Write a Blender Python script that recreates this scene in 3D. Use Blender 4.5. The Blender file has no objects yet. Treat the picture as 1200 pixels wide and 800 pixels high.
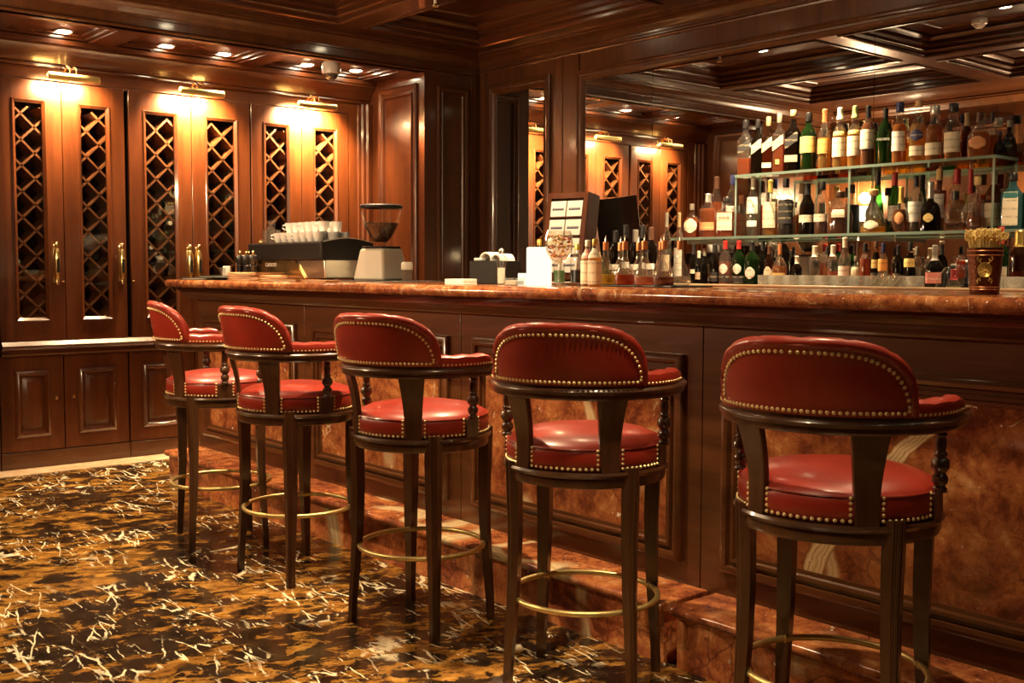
import bpy, bmesh, math, random
from mathutils import Vector, Matrix
random.seed(7)
PI = math.pi
SC = bpy.context.scene
COL = SC.collection

# ------------------------------------------------------------------ camera
F, YAW, PIT, ROL, CH = 1290.0, math.radians(49.5), math.radians(3.72), math.radians(0.2), 1.24
_f = Vector((-math.sin(YAW) * math.cos(PIT), math.cos(YAW) * math.cos(PIT), -math.sin(PIT)))
_r = Vector((math.cos(YAW), math.sin(YAW), 0))
_u = _r.cross(_f)
_r2 = _r * math.cos(ROL) + _u * math.sin(ROL)
_u2 = _u * math.cos(ROL) - _r * math.sin(ROL)
cam_d = bpy.data.cameras.new('camera')
cam = bpy.data.objects.new('camera', cam_d)
COL.objects.link(cam)
cam_d.sensor_width = 36.0
cam_d.lens = F / 1200 * 36
cam_d.clip_start = 0.02
cam.matrix_world = Matrix(((_r2.x, _u2.x, -_f.x, 0), (_r2.y, _u2.y, -_f.y, 0), (_r2.z, _u2.z, -_f.z, CH), (0, 0, 0, 1)))
SC.camera = cam

def at(px, py, X=None, Y=None, Z=None):
    """point of the room seen at a photo pixel, on the plane X=, Y= or Z="""
    d = _r2 * ((px - 600) / F) - _u2 * ((py - 400) / F) + _f
    if X is not None: t = X / d.x
    elif Y is not None: t = Y / d.y
    else: t = (Z - CH) / d.z
    return Vector((0, 0, CH)) + d * t
def depth(p): return (Vector(p) - Vector((0, 0, CH))).dot(_f)

# ------------------------------------------------------------------ mesh builder
class MB:
    def __init__(s): s.v, s.f = [], []
    def add(s, vs, fs, M=None):
        o = len(s.v)
        for p in vs:
            p = Vector(p)
            s.v.append(M @ p if M is not None else p)
        s.f += [tuple(i + o for i in f) for f in fs]
        return s
    def box(s, a, b, M=None):
        x0, y0, z0 = a; x1, y1, z1 = b
        return s.add([(x0, y0, z0), (x1, y0, z0), (x1, y1, z0), (x0, y1, z0), (x0, y0, z1), (x1, y0, z1), (x1, y1, z1), (x0, y1, z1)],
                     [(0, 3, 2, 1), (4, 5, 6, 7), (0, 1, 5, 4), (1, 2, 6, 5), (2, 3, 7, 6), (3, 0, 4, 7)], M)
    def lathe(s, prof, n=16, c=(0, 0, 0), M=None, p=2.0, pz=None, sy=1.0, a0=0.0):
        """prof: (r, z) from bottom to top; p>2 squares the section, pz = height above which it is round"""
        vs, fs, rows = [], [], []
        for r, z in prof:
            if r < 1e-6:
                rows.append([len(vs)]); vs.append((c[0], c[1], c[2] + z)); continue
            row = []
            q = 2.0 if (pz is not None and z > pz) else p
            for i in range(n):
                t = a0 + 2 * PI * i / n
                cx, sx = math.cos(t), math.sin(t)
                k = 1.0 if q <= 2 else (abs(cx) ** q + abs(sx) ** q) ** (-1 / q)
                yy = sy if not (pz is not None and z > pz) else 1.0
                row.append(len(vs)); vs.append((c[0] + r * k * cx, c[1] + r * k * sx * yy, c[2] + z))
            rows.append(row)
        for a, b in zip(rows, rows[1:]):
            if len(a) == 1 and len(b) == 1: continue
            if len(a) == 1: fs += [(a[0], b[(i + 1) % n], b[i]) for i in range(n)]
            elif len(b) == 1: fs += [(a[i], a[(i + 1) % n], b[0]) for i in range(n)]
            else: fs += [(a[i], a[(i + 1) % n], b[(i + 1) % n], b[i]) for i in range(n)]
        return s.add(vs, fs, M)
    def solid(s, prof, n=16, c=(0, 0, 0), M=None, **k):
        prof = list(prof)
        if prof[0][0] > 1e-6: prof.insert(0, (0, prof[0][1]))
        if prof[-1][0] > 1e-6: prof.append((0, prof[-1][1]))
        return s.lathe(prof, n, c, M, **k)
    def tube(s, path, r, n=8, closed=False, M=None):
        path = [Vector(p) for p in path]; m = len(path)
        rr = r if isinstance(r, (list, tuple)) else [r] * m
        vs, fs = [], []
        for i, p in enumerate(path):
            a = path[(i - 1) % m] if (closed or i > 0) else p
            b = path[(i + 1) % m] if (closed or i < m - 1) else p
            t = (b - a).normalized()
            up = Vector((0, 0, 1)) if abs(t.z) < 0.95 else Vector((1, 0, 0))
            u = t.cross(up).normalized(); w = u.cross(t)
            for k in range(n):
                q = 2 * PI * k / n
                vs.append(p + (u * math.cos(q) + w * math.sin(q)) * rr[i])
        for i in range(m if closed else m - 1):
            j = (i + 1) % m
            for k in range(n):
                l = (k + 1) % n
                fs.append((i * n + k, i * n + l, j * n + l, j * n + k))
        if not closed:
            fs.append(tuple(reversed(range(n)))); fs.append(tuple(range((m - 1) * n, m * n)))
        return s.add(vs, fs, M)
    def loft(s, secs, closed=False, cap=True, M=None):
        n = len(secs[0]); m = len(secs)
        vs = [p for c in secs for p in c]; fs = []
        for i in range(m if closed else m - 1):
            j = (i + 1) % m
            for k in range(n):
                l = (k + 1) % n
                fs.append((i * n + k, i * n + l, j * n + l, j * n + k))
        if cap and not closed:
            fs.append(tuple(reversed(range(n)))); fs.append(tuple(range((m - 1) * n, m * n)))
        return s.add(vs, fs, M)
    def ext(s, poly, A, B, P0, P1):
        """extrude polygon given in the basis A, B from P0 to P1"""
        A, B, P0, P1 = Vector(A), Vector(B), Vector(P0), Vector(P1)
        return s.loft([[P0 + A * a + B * b for a, b in poly], [P1 + A * a + B * b for a, b in poly]])
    def frame(s, o, u, v, n, w, h, prof, cap=False):
        """mitred rectangular moulding; prof: (inset u, inset v, height along n) outer to inner"""
        o, u, v, n = Vector(o), Vector(u), Vector(v), Vector(n)
        vs, fs = [], []
        for q in prof:
            iu, iv, d = q if len(q) == 3 else (q[0], q[0], q[1])
            for a, b in ((iu, iv), (w - iu, iv), (w - iu, h - iv), (iu, h - iv)):
                vs.append(o + u * a + v * b + n * d)
        for i in range(len(prof) - 1):
            for k in range(4):
                l = (k + 1) % 4
                fs.append((i * 4 + k, i * 4 + l, i * 4 + 4 + l, i * 4 + 4 + k))
        if cap:
            b = (len(prof) - 1) * 4
            fs.append((b, b + 1, b + 2, b + 3))
        return s.add(vs, fs)
    def build(s, name, mat, parent=None, bevel=0.0, seg=2, smooth=38, sub=0):
        me = bpy.data.meshes.new(name)
        me.from_pydata([tuple(p) for p in s.v], [], s.f)
        bm = bmesh.new(); bm.from_mesh(me)
        bmesh.ops.recalc_face_normals(bm, faces=bm.faces)
        bm.to_mesh(me); bm.free()
        if smooth:
            me.polygons.foreach_set('use_smooth', [True] * len(me.polygons))
            try: me.set_sharp_from_angle(angle=math.radians(smooth))
            except Exception: pass
        me.materials.append(mat)
        o = bpy.data.objects.new(name, me); COL.objects.link(o)
        if parent is not None: o.parent = parent
        if bevel:
            m = o.modifiers.new('bevel', 'BEVEL'); m.width = bevel; m.segments = seg; m.limit_method = 'ANGLE'; m.angle_limit = math.radians(40)
        if sub:
            m = o.modifiers.new('sub', 'SUBSURF'); m.levels = sub; m.render_levels = sub
        return o

def tag(o, label, cat, group=None, kind=None):
    if label: o['label'] = label
    if cat: o['category'] = cat
    if group: o['group'] = group
    if kind: o['kind'] = kind
    return o
def thing(name, label, cat, loc=(0, 0, 0), rz=0.0, group=None):
    o = bpy.data.objects.new(name, None); COL.objects.link(o)
    o.empty_display_size = 0.1
    o.location = loc; o.rotation_euler = (0, 0, rz)
    return tag(o, label, cat, group)
def dup(root, loc, rz, label=None, group=None):
    r = root.copy(); COL.objects.link(r); r.location = loc; r.rotation_euler = (0, 0, rz)
    if label: r['label'] = label
    if group: r['group'] = group
    for ch in list(root.children):
        c = ch.copy(); COL.objects.link(c); c.parent = r
        for g in ch.children:
            d = g.copy(); COL.objects.link(d); d.parent = c
    return r
def structure(o): o['kind'] = 'structure'; return o
def place(o, loc, rz=0.0): o.location = loc; o.rotation_euler = (0, 0, rz); return o
def text_mesh(name, body, size, mat, parent, loc, rot=(PI / 2, 0, 0), depth=.0003):
    cu = bpy.data.curves.new(name, 'FONT'); cu.body = body; cu.size = size; cu.align_x = 'CENTER'; cu.align_y = 'CENTER'; cu.extrude = depth
    tmp = bpy.data.objects.new(name + '_tmp', cu); COL.objects.link(tmp)
    bpy.context.view_layer.update()
    me = bpy.data.meshes.new_from_object(tmp.evaluated_get(bpy.context.evaluated_depsgraph_get()))
    bpy.data.objects.remove(tmp); bpy.data.curves.remove(cu)
    me.name = name; me.materials.clear(); me.materials.append(mat)
    o = bpy.data.objects.new(name, me); COL.objects.link(o); o.parent = parent; o.location = loc; o.rotation_euler = rot
    return o
def nail(mb, p, n, r=0.0052):
    """domed nail head at p facing n"""
    n = Vector(n).normalized()
    a = n.orthogonal().normalized(); b = n.cross(a); p = Vector(p)
    vs = [p + (a * math.cos(k * PI / 3) + b * math.sin(k * PI / 3)) * r for k in range(6)]
    vs += [p + (a * math.cos(k * PI / 3) + b * math.sin(k * PI / 3)) * r * 0.62 + n * r * 0.6 for k in range(6)]
    vs.append(p + n * r * 0.8)
    fs = [(k, (k + 1) % 6, 6 + (k + 1) % 6, 6 + k) for k in range(6)] + [(6 + k, 6 + (k + 1) % 6, 12) for k in range(6)]
    mb.add(vs, fs)
# ------------------------------------------------------------------ materials
def newmat(name):
    m = bpy.data.materials.new(name); m.use_nodes = True
    nt = m.node_tree; nt.nodes.clear()
    out = nt.nodes.new('ShaderNodeOutputMaterial')
    return m, nt, out
def N(nt, t, **k):
    n = nt.nodes.new(t)
    for a, b in k.items():
        if hasattr(n, a): setattr(n, a, b)
    return n
def setin(n, **k):
    for a, b in k.items():
        n.inputs[a.replace('_', ' ')].default_value = b
def c4(c): return (c[0], c[1], c[2], 1.0)
def ramp(nt, fac, stops, interp='LINEAR'):
    r = N(nt, 'ShaderNodeValToRGB'); r.color_ramp.interpolation = interp
    while len(r.color_ramp.elements) < len(stops): r.color_ramp.elements.new(0.5)
    for e, (p, c) in zip(r.color_ramp.elements, stops):
        e.position = p; e.color = c4(c) if len(c) == 3 else c
    nt.links.new(fac, r.inputs[0]); return r.outputs[0]
def coords(nt, scale=(1, 1, 1), rot=(0, 0, 0)):
    t = N(nt, 'ShaderNodeTexCoord'); m = N(nt, 'ShaderNodeMapping')
    m.inputs['Scale'].default_value = scale; m.inputs['Rotation'].default_value = rot
    nt.links.new(t.outputs['Object'], m.inputs[0]); return m.outputs[0]
def noise(nt, vec, scale, detail=4, rough=0.55, dist=0.0):
    n = N(nt, 'ShaderNodeTexNoise'); setin(n, Scale=scale, Detail=detail, Roughness=rough, Distortion=dist)
    nt.links.new(vec, n.inputs['Vector']); return n.outputs[0]
def mixc(nt, fac, a, b):
    m = N(nt, 'ShaderNodeMix'); m.data_type = 'RGBA'
    for sock, v in ((m.inputs[0], fac), (m.inputs[6], a), (m.inputs[7], b)):
        if hasattr(v, 'links'): nt.links.new(v, sock)
        else: sock.default_value = v if isinstance(v, float) else c4(v)
    return m.outputs[2]
def mth(nt, op, a, b=0.0):
    m = N(nt, 'ShaderNodeMath'); m.operation = op
    for s, v in zip(m.inputs, (a, b)):
        if hasattr(v, 'links'): nt.links.new(v, s)
        else: s.default_value = v
    return m.outputs[0]
def bump(nt, h, strength, dist=0.002):
    b = N(nt, 'ShaderNodeBump'); b.inputs['Strength'].default_value = strength; b.inputs['Distance'].default_value = dist
    nt.links.new(h, b.inputs['Height']); return b.outputs[0]
def principled(nt, out, color, rough=0.5, metal=0.0, coat=0.0, spec=0.5, normal=None, coat_rough=0.1):
    p = N(nt, 'ShaderNodeBsdfPrincipled')
    if hasattr(color, 'links'): nt.links.new(color, p.inputs['Base Color'])
    else: p.inputs['Base Color'].default_value = c4(color)
    if hasattr(rough, 'links'): nt.links.new(rough, p.inputs['Roughness'])
    else: p.inputs['Roughness'].default_value = rough
    p.inputs['Metallic'].default_value = metal
    p.inputs['Coat Weight'].default_value = coat; p.inputs['Coat Roughness'].default_value = coat_rough
    p.inputs['Specular IOR Level'].default_value = spec
    if normal is not None: nt.links.new(normal, p.inputs['Normal'])
    nt.links.new(p.outputs[0], out.inputs[0]); return p
def plain(name, color, rough=0.5, metal=0.0, coat=0.0, var=0.08, spec=0.5):
    """slightly mottled single-colour material"""
    m, nt, out = newmat(name)
    n = noise(nt, coords(nt), 14, 3)
    a = tuple(max(0, c * (1 - var)) for c in color); b = tuple(min(1, c * (1 + var)) for c in color)
    principled(nt, out, ramp(nt, n, [(0.3, a), (0.7, b)]), rough, metal, coat, spec)
    return m
def wood(name, dark, light, axis='Z', rough=0.30, coat=0.5, sc=1.0):
    m, nt, out = newmat(name)
    st = {'Z': (9, 9, 0.7), 'X': (0.7, 9, 9), 'Y': (9, 0.7, 9)}[axis]
    v = coords(nt, tuple(q * sc for q in st))
    broad = noise(nt, v, 1.6, 5, 0.6, 0.6)
    fine = noise(nt, v, 14, 4, 0.6)
    mixf = mth(nt, 'ADD', mth(nt, 'MULTIPLY', broad, 0.72), mth(nt, 'MULTIPLY', fine, 0.28))
    col = ramp(nt, mixf, [(0.32, dark), (0.52, tuple((a + b) / 2 for a, b in zip(dark, light))), (0.70, light)])
    principled(nt, out, col, rough, 0, coat, 0.45, bump(nt, fine, 0.05, 0.001), 0.09)
    return m
W = {}
_d, _l = (0.050, 0.0115, 0.0032), (0.128, 0.034, 0.0085)
for ax in 'XYZ': W[ax] = wood('mahogany_' + ax, _d, _l, ax)
_d2, _l2 = (0.050, 0.0160, 0.0054), (0.122, 0.042, 0.0130)
for ax in 'XYZ': W['d' + ax] = wood('dark_mahogany_' + ax, _d2, _l2, ax)
W['ceil'] = wood('ceiling_mahogany', (0.036, 0.0105, 0.0036), (0.088, 0.027, 0.0085), 'X', 0.28, 0.4)
M_STOOLWOOD = wood('stool_walnut', (0.032, 0.0115, 0.0046), (0.092, 0.035, 0.0130), 'Z', 0.28, 0.45, 1.6)

def warp(nt, v, scale, amt, detail=5.0):
    c = N(nt, 'ShaderNodeVectorMath'); c.operation = 'ADD'
    s = N(nt, 'ShaderNodeVectorMath'); s.operation = 'MULTIPLY_ADD'
    s.inputs[1].default_value = (amt, amt, amt); s.inputs[2].default_value = (-amt / 2, -amt / 2, -amt / 2)
    n = N(nt, 'ShaderNodeTexNoise'); setin(n, Scale=scale, Detail=detail); nt.links.new(v, n.inputs['Vector'])
    nt.links.new(n.outputs[1], s.inputs[0]); nt.links.new(v, c.inputs[0]); nt.links.new(s.outputs[0], c.inputs[1])
    return c.outputs[0]
def stretch(nt, v, scale, rot=0.0):
    r = N(nt, 'ShaderNodeMapping'); r.inputs['Rotation'].default_value = (0, 0, rot); nt.links.new(v, r.inputs[0])
    m = N(nt, 'ShaderNodeMapping'); m.inputs['Scale'].default_value = scale; nt.links.new(r.outputs[0], m.inputs[0])
    return m.outputs[0]
BW = [(0, 0, 0), (1, 1, 1)]
def floor_marble():
    m, nt, out = newmat('floor_black_gold_marble')
    v0 = coords(nt)
    # gold islands drawn out obliquely, with ragged edges
    vg = stretch(nt, warp(nt, v0, 8.0, 0.10), (1.0, 1.7, 1.0), math.radians(-66))
    gold_n = noise(nt, vg, 7.0, 10, 0.70, 0.2)
    region = noise(nt, v0, 1.1, 3, 0.5)
    gsum = mth(nt, 'ADD', gold_n, mth(nt, 'MULTIPLY', mth(nt, 'SUBTRACT', region, 0.5), 0.42))
    gold = ramp(nt, gsum, [(0.500, BW[0]), (0.522, (0.8, 0.8, 0.8)), (0.60, BW[1])])
    hue = noise(nt, vg, 13, 6, 0.65)
    gcol = ramp(nt, hue, [(0.34, (0.105, 0.040, 0.0085)), (0.52, (0.26, 0.118, 0.021)), (0.68, (0.42, 0.225, 0.05))])
    dcol = ramp(nt, noise(nt, v0, 12, 7, 0.65), [(0.38, (0.007, 0.0045, 0.003)), (0.62, (0.030, 0.017, 0.009)), (0.75, (0.075, 0.042, 0.020))])
    base = mixc(nt, gold, dcol, gcol)
    # pale splintery veins, mostly running along the bar, broken into short strokes
    vv = warp(nt, v0, 10.0, 0.030, 7.0)
    def vein(st, rot, scale, width, mscale, lo, hi):
        vo = N(nt, 'ShaderNodeTexVoronoi'); vo.feature = 'DISTANCE_TO_EDGE'; setin(vo, Scale=scale, Randomness=1.0)
        nt.links.new(stretch(nt, vv, st, math.radians(rot)), vo.inputs['Vector'])
        wid = mth(nt, 'MULTIPLY', noise(nt, v0, 23.0, 3), width * 2.6)
        line = ramp(nt, mth(nt, 'DIVIDE', vo.outputs[0], mth(nt, 'ADD', wid, width * .12)), [(0.35, BW[1]), (0.75, BW[0])])
        mask = ramp(nt, noise(nt, stretch(nt, v0, (0.8, 1.2, 1), math.radians(rot)), mscale, 7, 0.72), [(lo, BW[0]), (hi, BW[1])])
        return mth(nt, 'MULTIPLY', line, mask)
    v1 = vein((0.36, 1.4, 1), 6, 2.8, 0.013, 4.4, 0.50, 0.54)
    v2 = vein((0.30, 1.6, 1), 14, 5.5, 0.022, 6.0, 0.51, 0.54)
    v3 = vein((0.40, 1.2, 1), 30, 3.2, 0.012, 5.0, 0.53, 0.56)
    v4 = vein((0.26, 1.8, 1), 2, 11.0, 0.04, 8.0, 0.52, 0.55)
    ve = mth(nt, 'MAXIMUM', mth(nt, 'MAXIMUM', v1, v2), mth(nt, 'MAXIMUM', v3, v4))
    clus = ramp(nt, noise(nt, stretch(nt, v0, (0.9, 1.4, 1), math.radians(35)), 2.3, 3, 0.55), [(0.46, (0.0, 0.0, 0.0)), (0.54, BW[1])])
    ve = mth(nt, 'MULTIPLY', ve, clus)
    base = mixc(nt, ve, base, (0.78, 0.68, 0.47))
    br = N(nt, 'ShaderNodeTexBrick'); br.offset = 0.0
    setin(br, Scale=1.0, Mortar_Size=0.0016, Mortar_Smooth=0.3, Brick_Width=0.62, Row_Height=0.62)
    br.inputs['Color1'].default_value = (0, 0, 0, 1); br.inputs['Color2'].default_value = (0, 0, 0, 1); br.inputs['Mortar'].default_value = (1, 1, 1, 1)
    nt.links.new(v0, br.inputs['Vector'])
    base = mixc(nt, mth(nt, 'MULTIPLY', br.outputs[0], 0.3), base, (0.30, 0.19, 0.09))
    principled(nt, out, base, 0.15, 0, 0.0, 0.5)
    return m
def red_marble(name, rough=0.12, lift=1.0, sc=1.0, bandf=1.0, bold=None):
    m, nt, out = newmat(name)
    v = coords(nt, (sc, sc, sc))
    w = warp(nt, v, 4.0, 0.16, 6.0)
    L = lambda c: tuple(q * lift for q in c)
    big = noise(nt, w, 3.4, 4, 0.6)
    fine = noise(nt, w, 12.0, 10, 0.76)
    s = mth(nt, 'ADD', mth(nt, 'MULTIPLY', big, 0.35), mth(nt, 'MULTIPLY', fine, 0.65))
    col = ramp(nt, s, [(0.38, L((0.070, 0.018, 0.009))), (0.45, L((0.145, 0.039, 0.016))), (0.50, L((0.225, 0.070, 0.025))), (0.55, L((0.29, 0.104, 0.035))), (0.63, L((0.43, 0.215, 0.090)))])
    # dark speckled breccia
    vo = N(nt, 'ShaderNodeTexVoronoi'); vo.feature = 'DISTANCE_TO_EDGE'; setin(vo, Scale=13.0); nt.links.new(w, vo.inputs['Vector'])
    bmask = ramp(nt, noise(nt, v, 3.2, 5, 0.6), [(0.48, BW[0]), (0.60, BW[1])])
    br = ramp(nt, vo.outputs[0], [(0.0, BW[1]), (0.05, BW[0])])
    col = mixc(nt, mth(nt, 'MULTIPLY', mth(nt, 'MULTIPLY', br, bmask), 0.75), col, L((0.045, 0.011, 0.006)))
    sp = ramp(nt, noise(nt, w, 38, 4, 0.7), [(0.60, BW[0]), (0.66, BW[1])])
    col = mixc(nt, mth(nt, 'MULTIPLY', mth(nt, 'MULTIPLY', sp, bmask), 0.7), col, L((0.055, 0.016, 0.009)))
    # hairline cracks
    v2 = N(nt, 'ShaderNodeTexVoronoi'); v2.feature = 'DISTANCE_TO_EDGE'; setin(v2, Scale=4.0); nt.links.new(warp(nt, v, 7.0, 0.12), v2.inputs['Vector'])
    crack = ramp(nt, v2.outputs[0], [(0.0, BW[1]), (0.009, BW[0])])
    col = mixc(nt, mth(nt, 'MULTIPLY', crack, 0.4), col, L((0.05, 0.013, 0.007)))
    # one bold cream band here and there, with ribbed edges
    a = noise(nt, warp(nt, v, 9.0, 0.05), 0.9, 2, 0.45)
    d = mth(nt, 'ABSOLUTE', mth(nt, 'SUBTRACT', a, 0.52))
    vm = ramp(nt, noise(nt, v, 1.3, 3), [(0.47, BW[0]), (0.52, BW[1])])
    rib = ramp(nt, d, [(0.0, (0.50, 0.35, 0.17)), (0.0045, (0.68, 0.53, 0.32)), (0.0065, (0.20, 0.08, 0.03)), (0.0085, (0.66, 0.51, 0.30)), (0.011, (0.55, 0.34, 0.16))])
    band = ramp(nt, d, [(0.0105, BW[1]), (0.0125, BW[0])])
    col = mixc(nt, mth(nt, 'MULTIPLY', mth(nt, 'MULTIPLY', band, vm), bandf), col, rib)
    if bold:
        # the broad ribbed cream vein that runs up through one slab of the bar front
        sp_ = N(nt, 'ShaderNodeSeparateXYZ'); nt.links.new(warp(nt, v, 11.0, 0.055, 5.0), sp_.inputs[0])
        X_, Z_ = sp_.outputs[0], sp_.outputs[2]
        q = mth(nt, 'ADD', mth(nt, 'MULTIPLY', mth(nt, 'MULTIPLY', Z_, Z_), bold[0]), mth(nt, 'ADD', mth(nt, 'MULTIPLY', Z_, bold[1]), bold[2]))
        dv = mth(nt, 'ABSOLUTE', mth(nt, 'SUBTRACT', X_, q))
        inside = mth(nt, 'MULTIPLY', mth(nt, 'GREATER_THAN', X_, -2.25), mth(nt, 'LESS_THAN', X_, -1.10))
        rb = ramp(nt, dv, [(0.0, (0.46, 0.30, 0.14)), (0.010, (0.66, 0.50, 0.29)), (0.016, (0.30, 0.14, 0.05)), (0.020, (0.68, 0.52, 0.31)), (0.030, (0.52, 0.33, 0.15)), (0.034, (0.16, 0.06, 0.02))])
        col = mixc(nt, mth(nt, 'MULTIPLY', ramp(nt, dv, [(0.034, BW[1]), (0.040, BW[0])]), inside), col, rb)
    # thin pale veinlets and tiny white chips
    a2 = noise(nt, w, 3.1, 3, 0.5); d2 = mth(nt, 'ABSOLUTE', mth(nt, 'SUBTRACT', a2, 0.47))
    vm2 = ramp(nt, noise(nt, v, 3.4, 4), [(0.55, BW[0]), (0.60, BW[1])])
    col = mixc(nt, mth(nt, 'MULTIPLY', ramp(nt, d2, [(0.0, BW[1]), (0.007, BW[0])]), mth(nt, 'MULTIPLY', vm2, 0.8)), col, (0.62, 0.46, 0.28))
    chip = ramp(nt, noise(nt, w, 34, 3), [(0.70, BW[0]), (0.72, BW[1])])
    col = mixc(nt, chip, col, (0.72, 0.62, 0.50))
    principled(nt, out, col, rough, 0, 0.0, 0.5)
    return m
M_FLOOR = floor_marble()
M_RED = red_marble('red_marble_panels', 0.11, 1.2, 1.0, 0.7, (0.869, -0.257, -1.8866))
M_STEP = red_marble('red_marble_step', 0.2, 1.5)
M_RISER = red_marble('lit_marble_riser', 0.22, 2.1, 0.8)  # step marble brightened; low-angle light on the riser is put into the colour
M_TOP = red_marble('red_marble_counter', 0.14, 0.95, 2.4, 0.25)
def beige_marble():
    m, nt, out = newmat('beige_marble_border')
    v = coords(nt)
    col = ramp(nt, noise(nt, v, 6, 6, 0.6, 0.8), [(0.3, (0.50, 0.30, 0.16)), (0.55, (0.66, 0.48, 0.30)), (0.75, (0.74, 0.60, 0.42))])
    principled(nt, out, col, 0.2)
    return m
M_BEIGE = beige_marble()
def leather():
    m, nt, out = newmat('red_leather')
    v = coords(nt)
    col = ramp(nt, noise(nt, v, 7, 4), [(0.3, (0.185, 0.0135, 0.0065)), (0.7, (0.290, 0.0235, 0.0095))])
    vo = N(nt, 'ShaderNodeTexVoronoi'); setin(vo, Scale=420.0); nt.links.new(v, vo.inputs['Vector'])
    principled(nt, out, col, 0.38, 0, 0.28, 0.4, bump(nt, vo.outputs[0], 0.10, 0.0006), 0.16)
    return m
M_LEATHER = leather()
M_BRASS = plain('brass', (0.80, 0.60, 0.27), 0.24, 1.0, var=0.1)
M_OLDBRASS = plain('aged_brass', (0.66, 0.50, 0.20), 0.36, 0.8, var=0.15)
M_NAIL = plain('brass_nail', (0.86, 0.66, 0.33), 0.42, 0.55, var=0.05)
M_STEEL = plain('steel', (0.62, 0.58, 0.52), 0.28, 1.0, var=0.05)
M_BLACK = plain('black_plastic', (0.010, 0.008, 0.007), 0.5, spec=0.25)
M_DARKGREY = plain('dark_grey_plastic', (0.035, 0.030, 0.026), 0.45)
M_WHITE = plain('white_porcelain', (0.82, 0.80, 0.76), 0.25, var=0.03)
M_PAPER = plain('white_paper', (0.80, 0.78, 0.72), 0.8, var=0.04)
M_GREYPL = plain('grey_beige_enamel', (0.47, 0.43, 0.35), 0.4, var=0.04)
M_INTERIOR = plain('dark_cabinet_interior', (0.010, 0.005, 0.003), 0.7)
M_TAN = plain('tan_leather', (0.42, 0.20, 0.075), 0.55, var=0.12)
M_BLACKWOOD = plain('black_lacquer', (0.010, 0.007, 0.006), 0.3, coat=0.3)
def emit(name, color, s):
    m, nt, out = newmat(name)
    e = N(nt, 'ShaderNodeEmission'); e.inputs[0].default_value = c4(color); e.inputs[1].default_value = s
    nt.links.new(e.outputs[0], out.inputs[0]); return m
def thin_glass(name, tint=(0.96, 0.97, 0.95), refl=1.0, rough=0.02, ior=1.45, haze=0.0, hazecol=(0.8, 0.75, 0.65)):
    """architectural glass: clear transmission with Fresnel reflections"""
    m, nt, out = newmat(name)
    t = N(nt, 'ShaderNodeBsdfTransparent'); t.inputs[0].default_value = c4(tint)
    g = N(nt, 'ShaderNodeBsdfGlossy'); g.inputs['Roughness'].default_value = rough; g.inputs[0].default_value = (1, 1, 1, 1)
    fr = N(nt, 'ShaderNodeFresnel')
    ge = N(nt, 'ShaderNodeNewGeometry')   # a thin wall reflects alike from both of its faces
    nt.links.new(mth(nt, 'ADD', ior, mth(nt, 'MULTIPLY', ge.outputs['Backfacing'], 1 / ior - ior)), fr.inputs[0])
    mx = N(nt, 'ShaderNodeMixShader')
    f = mth(nt, 'MULTIPLY', fr.outputs[0], refl)
    nt.links.new(f, mx.inputs[0]); nt.links.new(t.outputs[0], mx.inputs[1]); nt.links.new(g.outputs[0], mx.inputs[2])
    last = mx.outputs[0]
    if haze:
        d = N(nt, 'ShaderNodeBsdfTranslucent'); d.inputs[0].default_value = c4(hazecol)
        d2 = N(nt, 'ShaderNodeBsdfDiffuse'); d2.inputs[0].default_value = c4(hazecol)
        md = N(nt, 'ShaderNodeMixShader'); md.inputs[0].default_value = 0.5
        nt.links.new(d.outputs[0], md.inputs[1]); nt.links.new(d2.outputs[0], md.inputs[2])
        m2 = N(nt, 'ShaderNodeMixShader'); m2.inputs[0].default_value = haze
        nt.links.new(last, m2.inputs[1]); nt.links.new(md.outputs[0], m2.inputs[2]); last = m2.outputs[0]
    nt.links.new(last, out.inputs[0]); return m
G_CLEAR = thin_glass('clear_glass', (0.96, 0.96, 0.93), 1.6, 0.02, 1.7, 0.02, (0.95, 0.9, 0.8))
G_TUMBLER = thin_glass('tumbler_glass', (0.98, 0.98, 0.96), 3.6, 0.04, 1.5, 0.2, (1.0, 0.95, 0.85))  # pale haze in the glass stands in for sparkling light
G_HOPPER = thin_glass('hopper_plastic', (0.96, 0.95, 0.92), 0.9, 0.04, 1.45)
G_PANE = thin_glass('cabinet_glass', (0.93, 0.93, 0.92), 1.0, 0.0, 1.5)
G_SHELF = thin_glass('shelf_glass', (0.90, 0.95, 0.92), 1.0, 0.0, 1.5)
G_EDGE = thin_glass('shelf_glass_edge', (0.62, 0.82, 0.74), 1.6, 0.05, 1.5, 0.45, (0.55, 0.70, 0.62))
G_GREEN = thin_glass('green_bottle_glass', (0.10, 0.28, 0.09), 1.3, 0.03, 1.5, 0.18, (0.03, 0.09, 0.02))
G_DARK = thin_glass('dark_bottle_glass', (0.10, 0.055, 0.025), 1.3, 0.03, 1.5, 0.35, (0.016, 0.009, 0.005))
G_BROWN = thin_glass('brown_bottle_glass', (0.42, 0.20, 0.07), 1.3, 0.03, 1.5, 0.12, (0.10, 0.04, 0.012))
G_BLUE = thin_glass('blue_bottle_glass', (0.33, 0.62, 0.66), 1.3, 0.03, 1.5, 0.30, (0.10, 0.27, 0.31))
def liquid(name, c, op=0.5):
    d = tuple(q * 0.72 for q in c)
    return thin_glass(name, c, 0.6, 0.05, 1.33, op, d)
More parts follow.
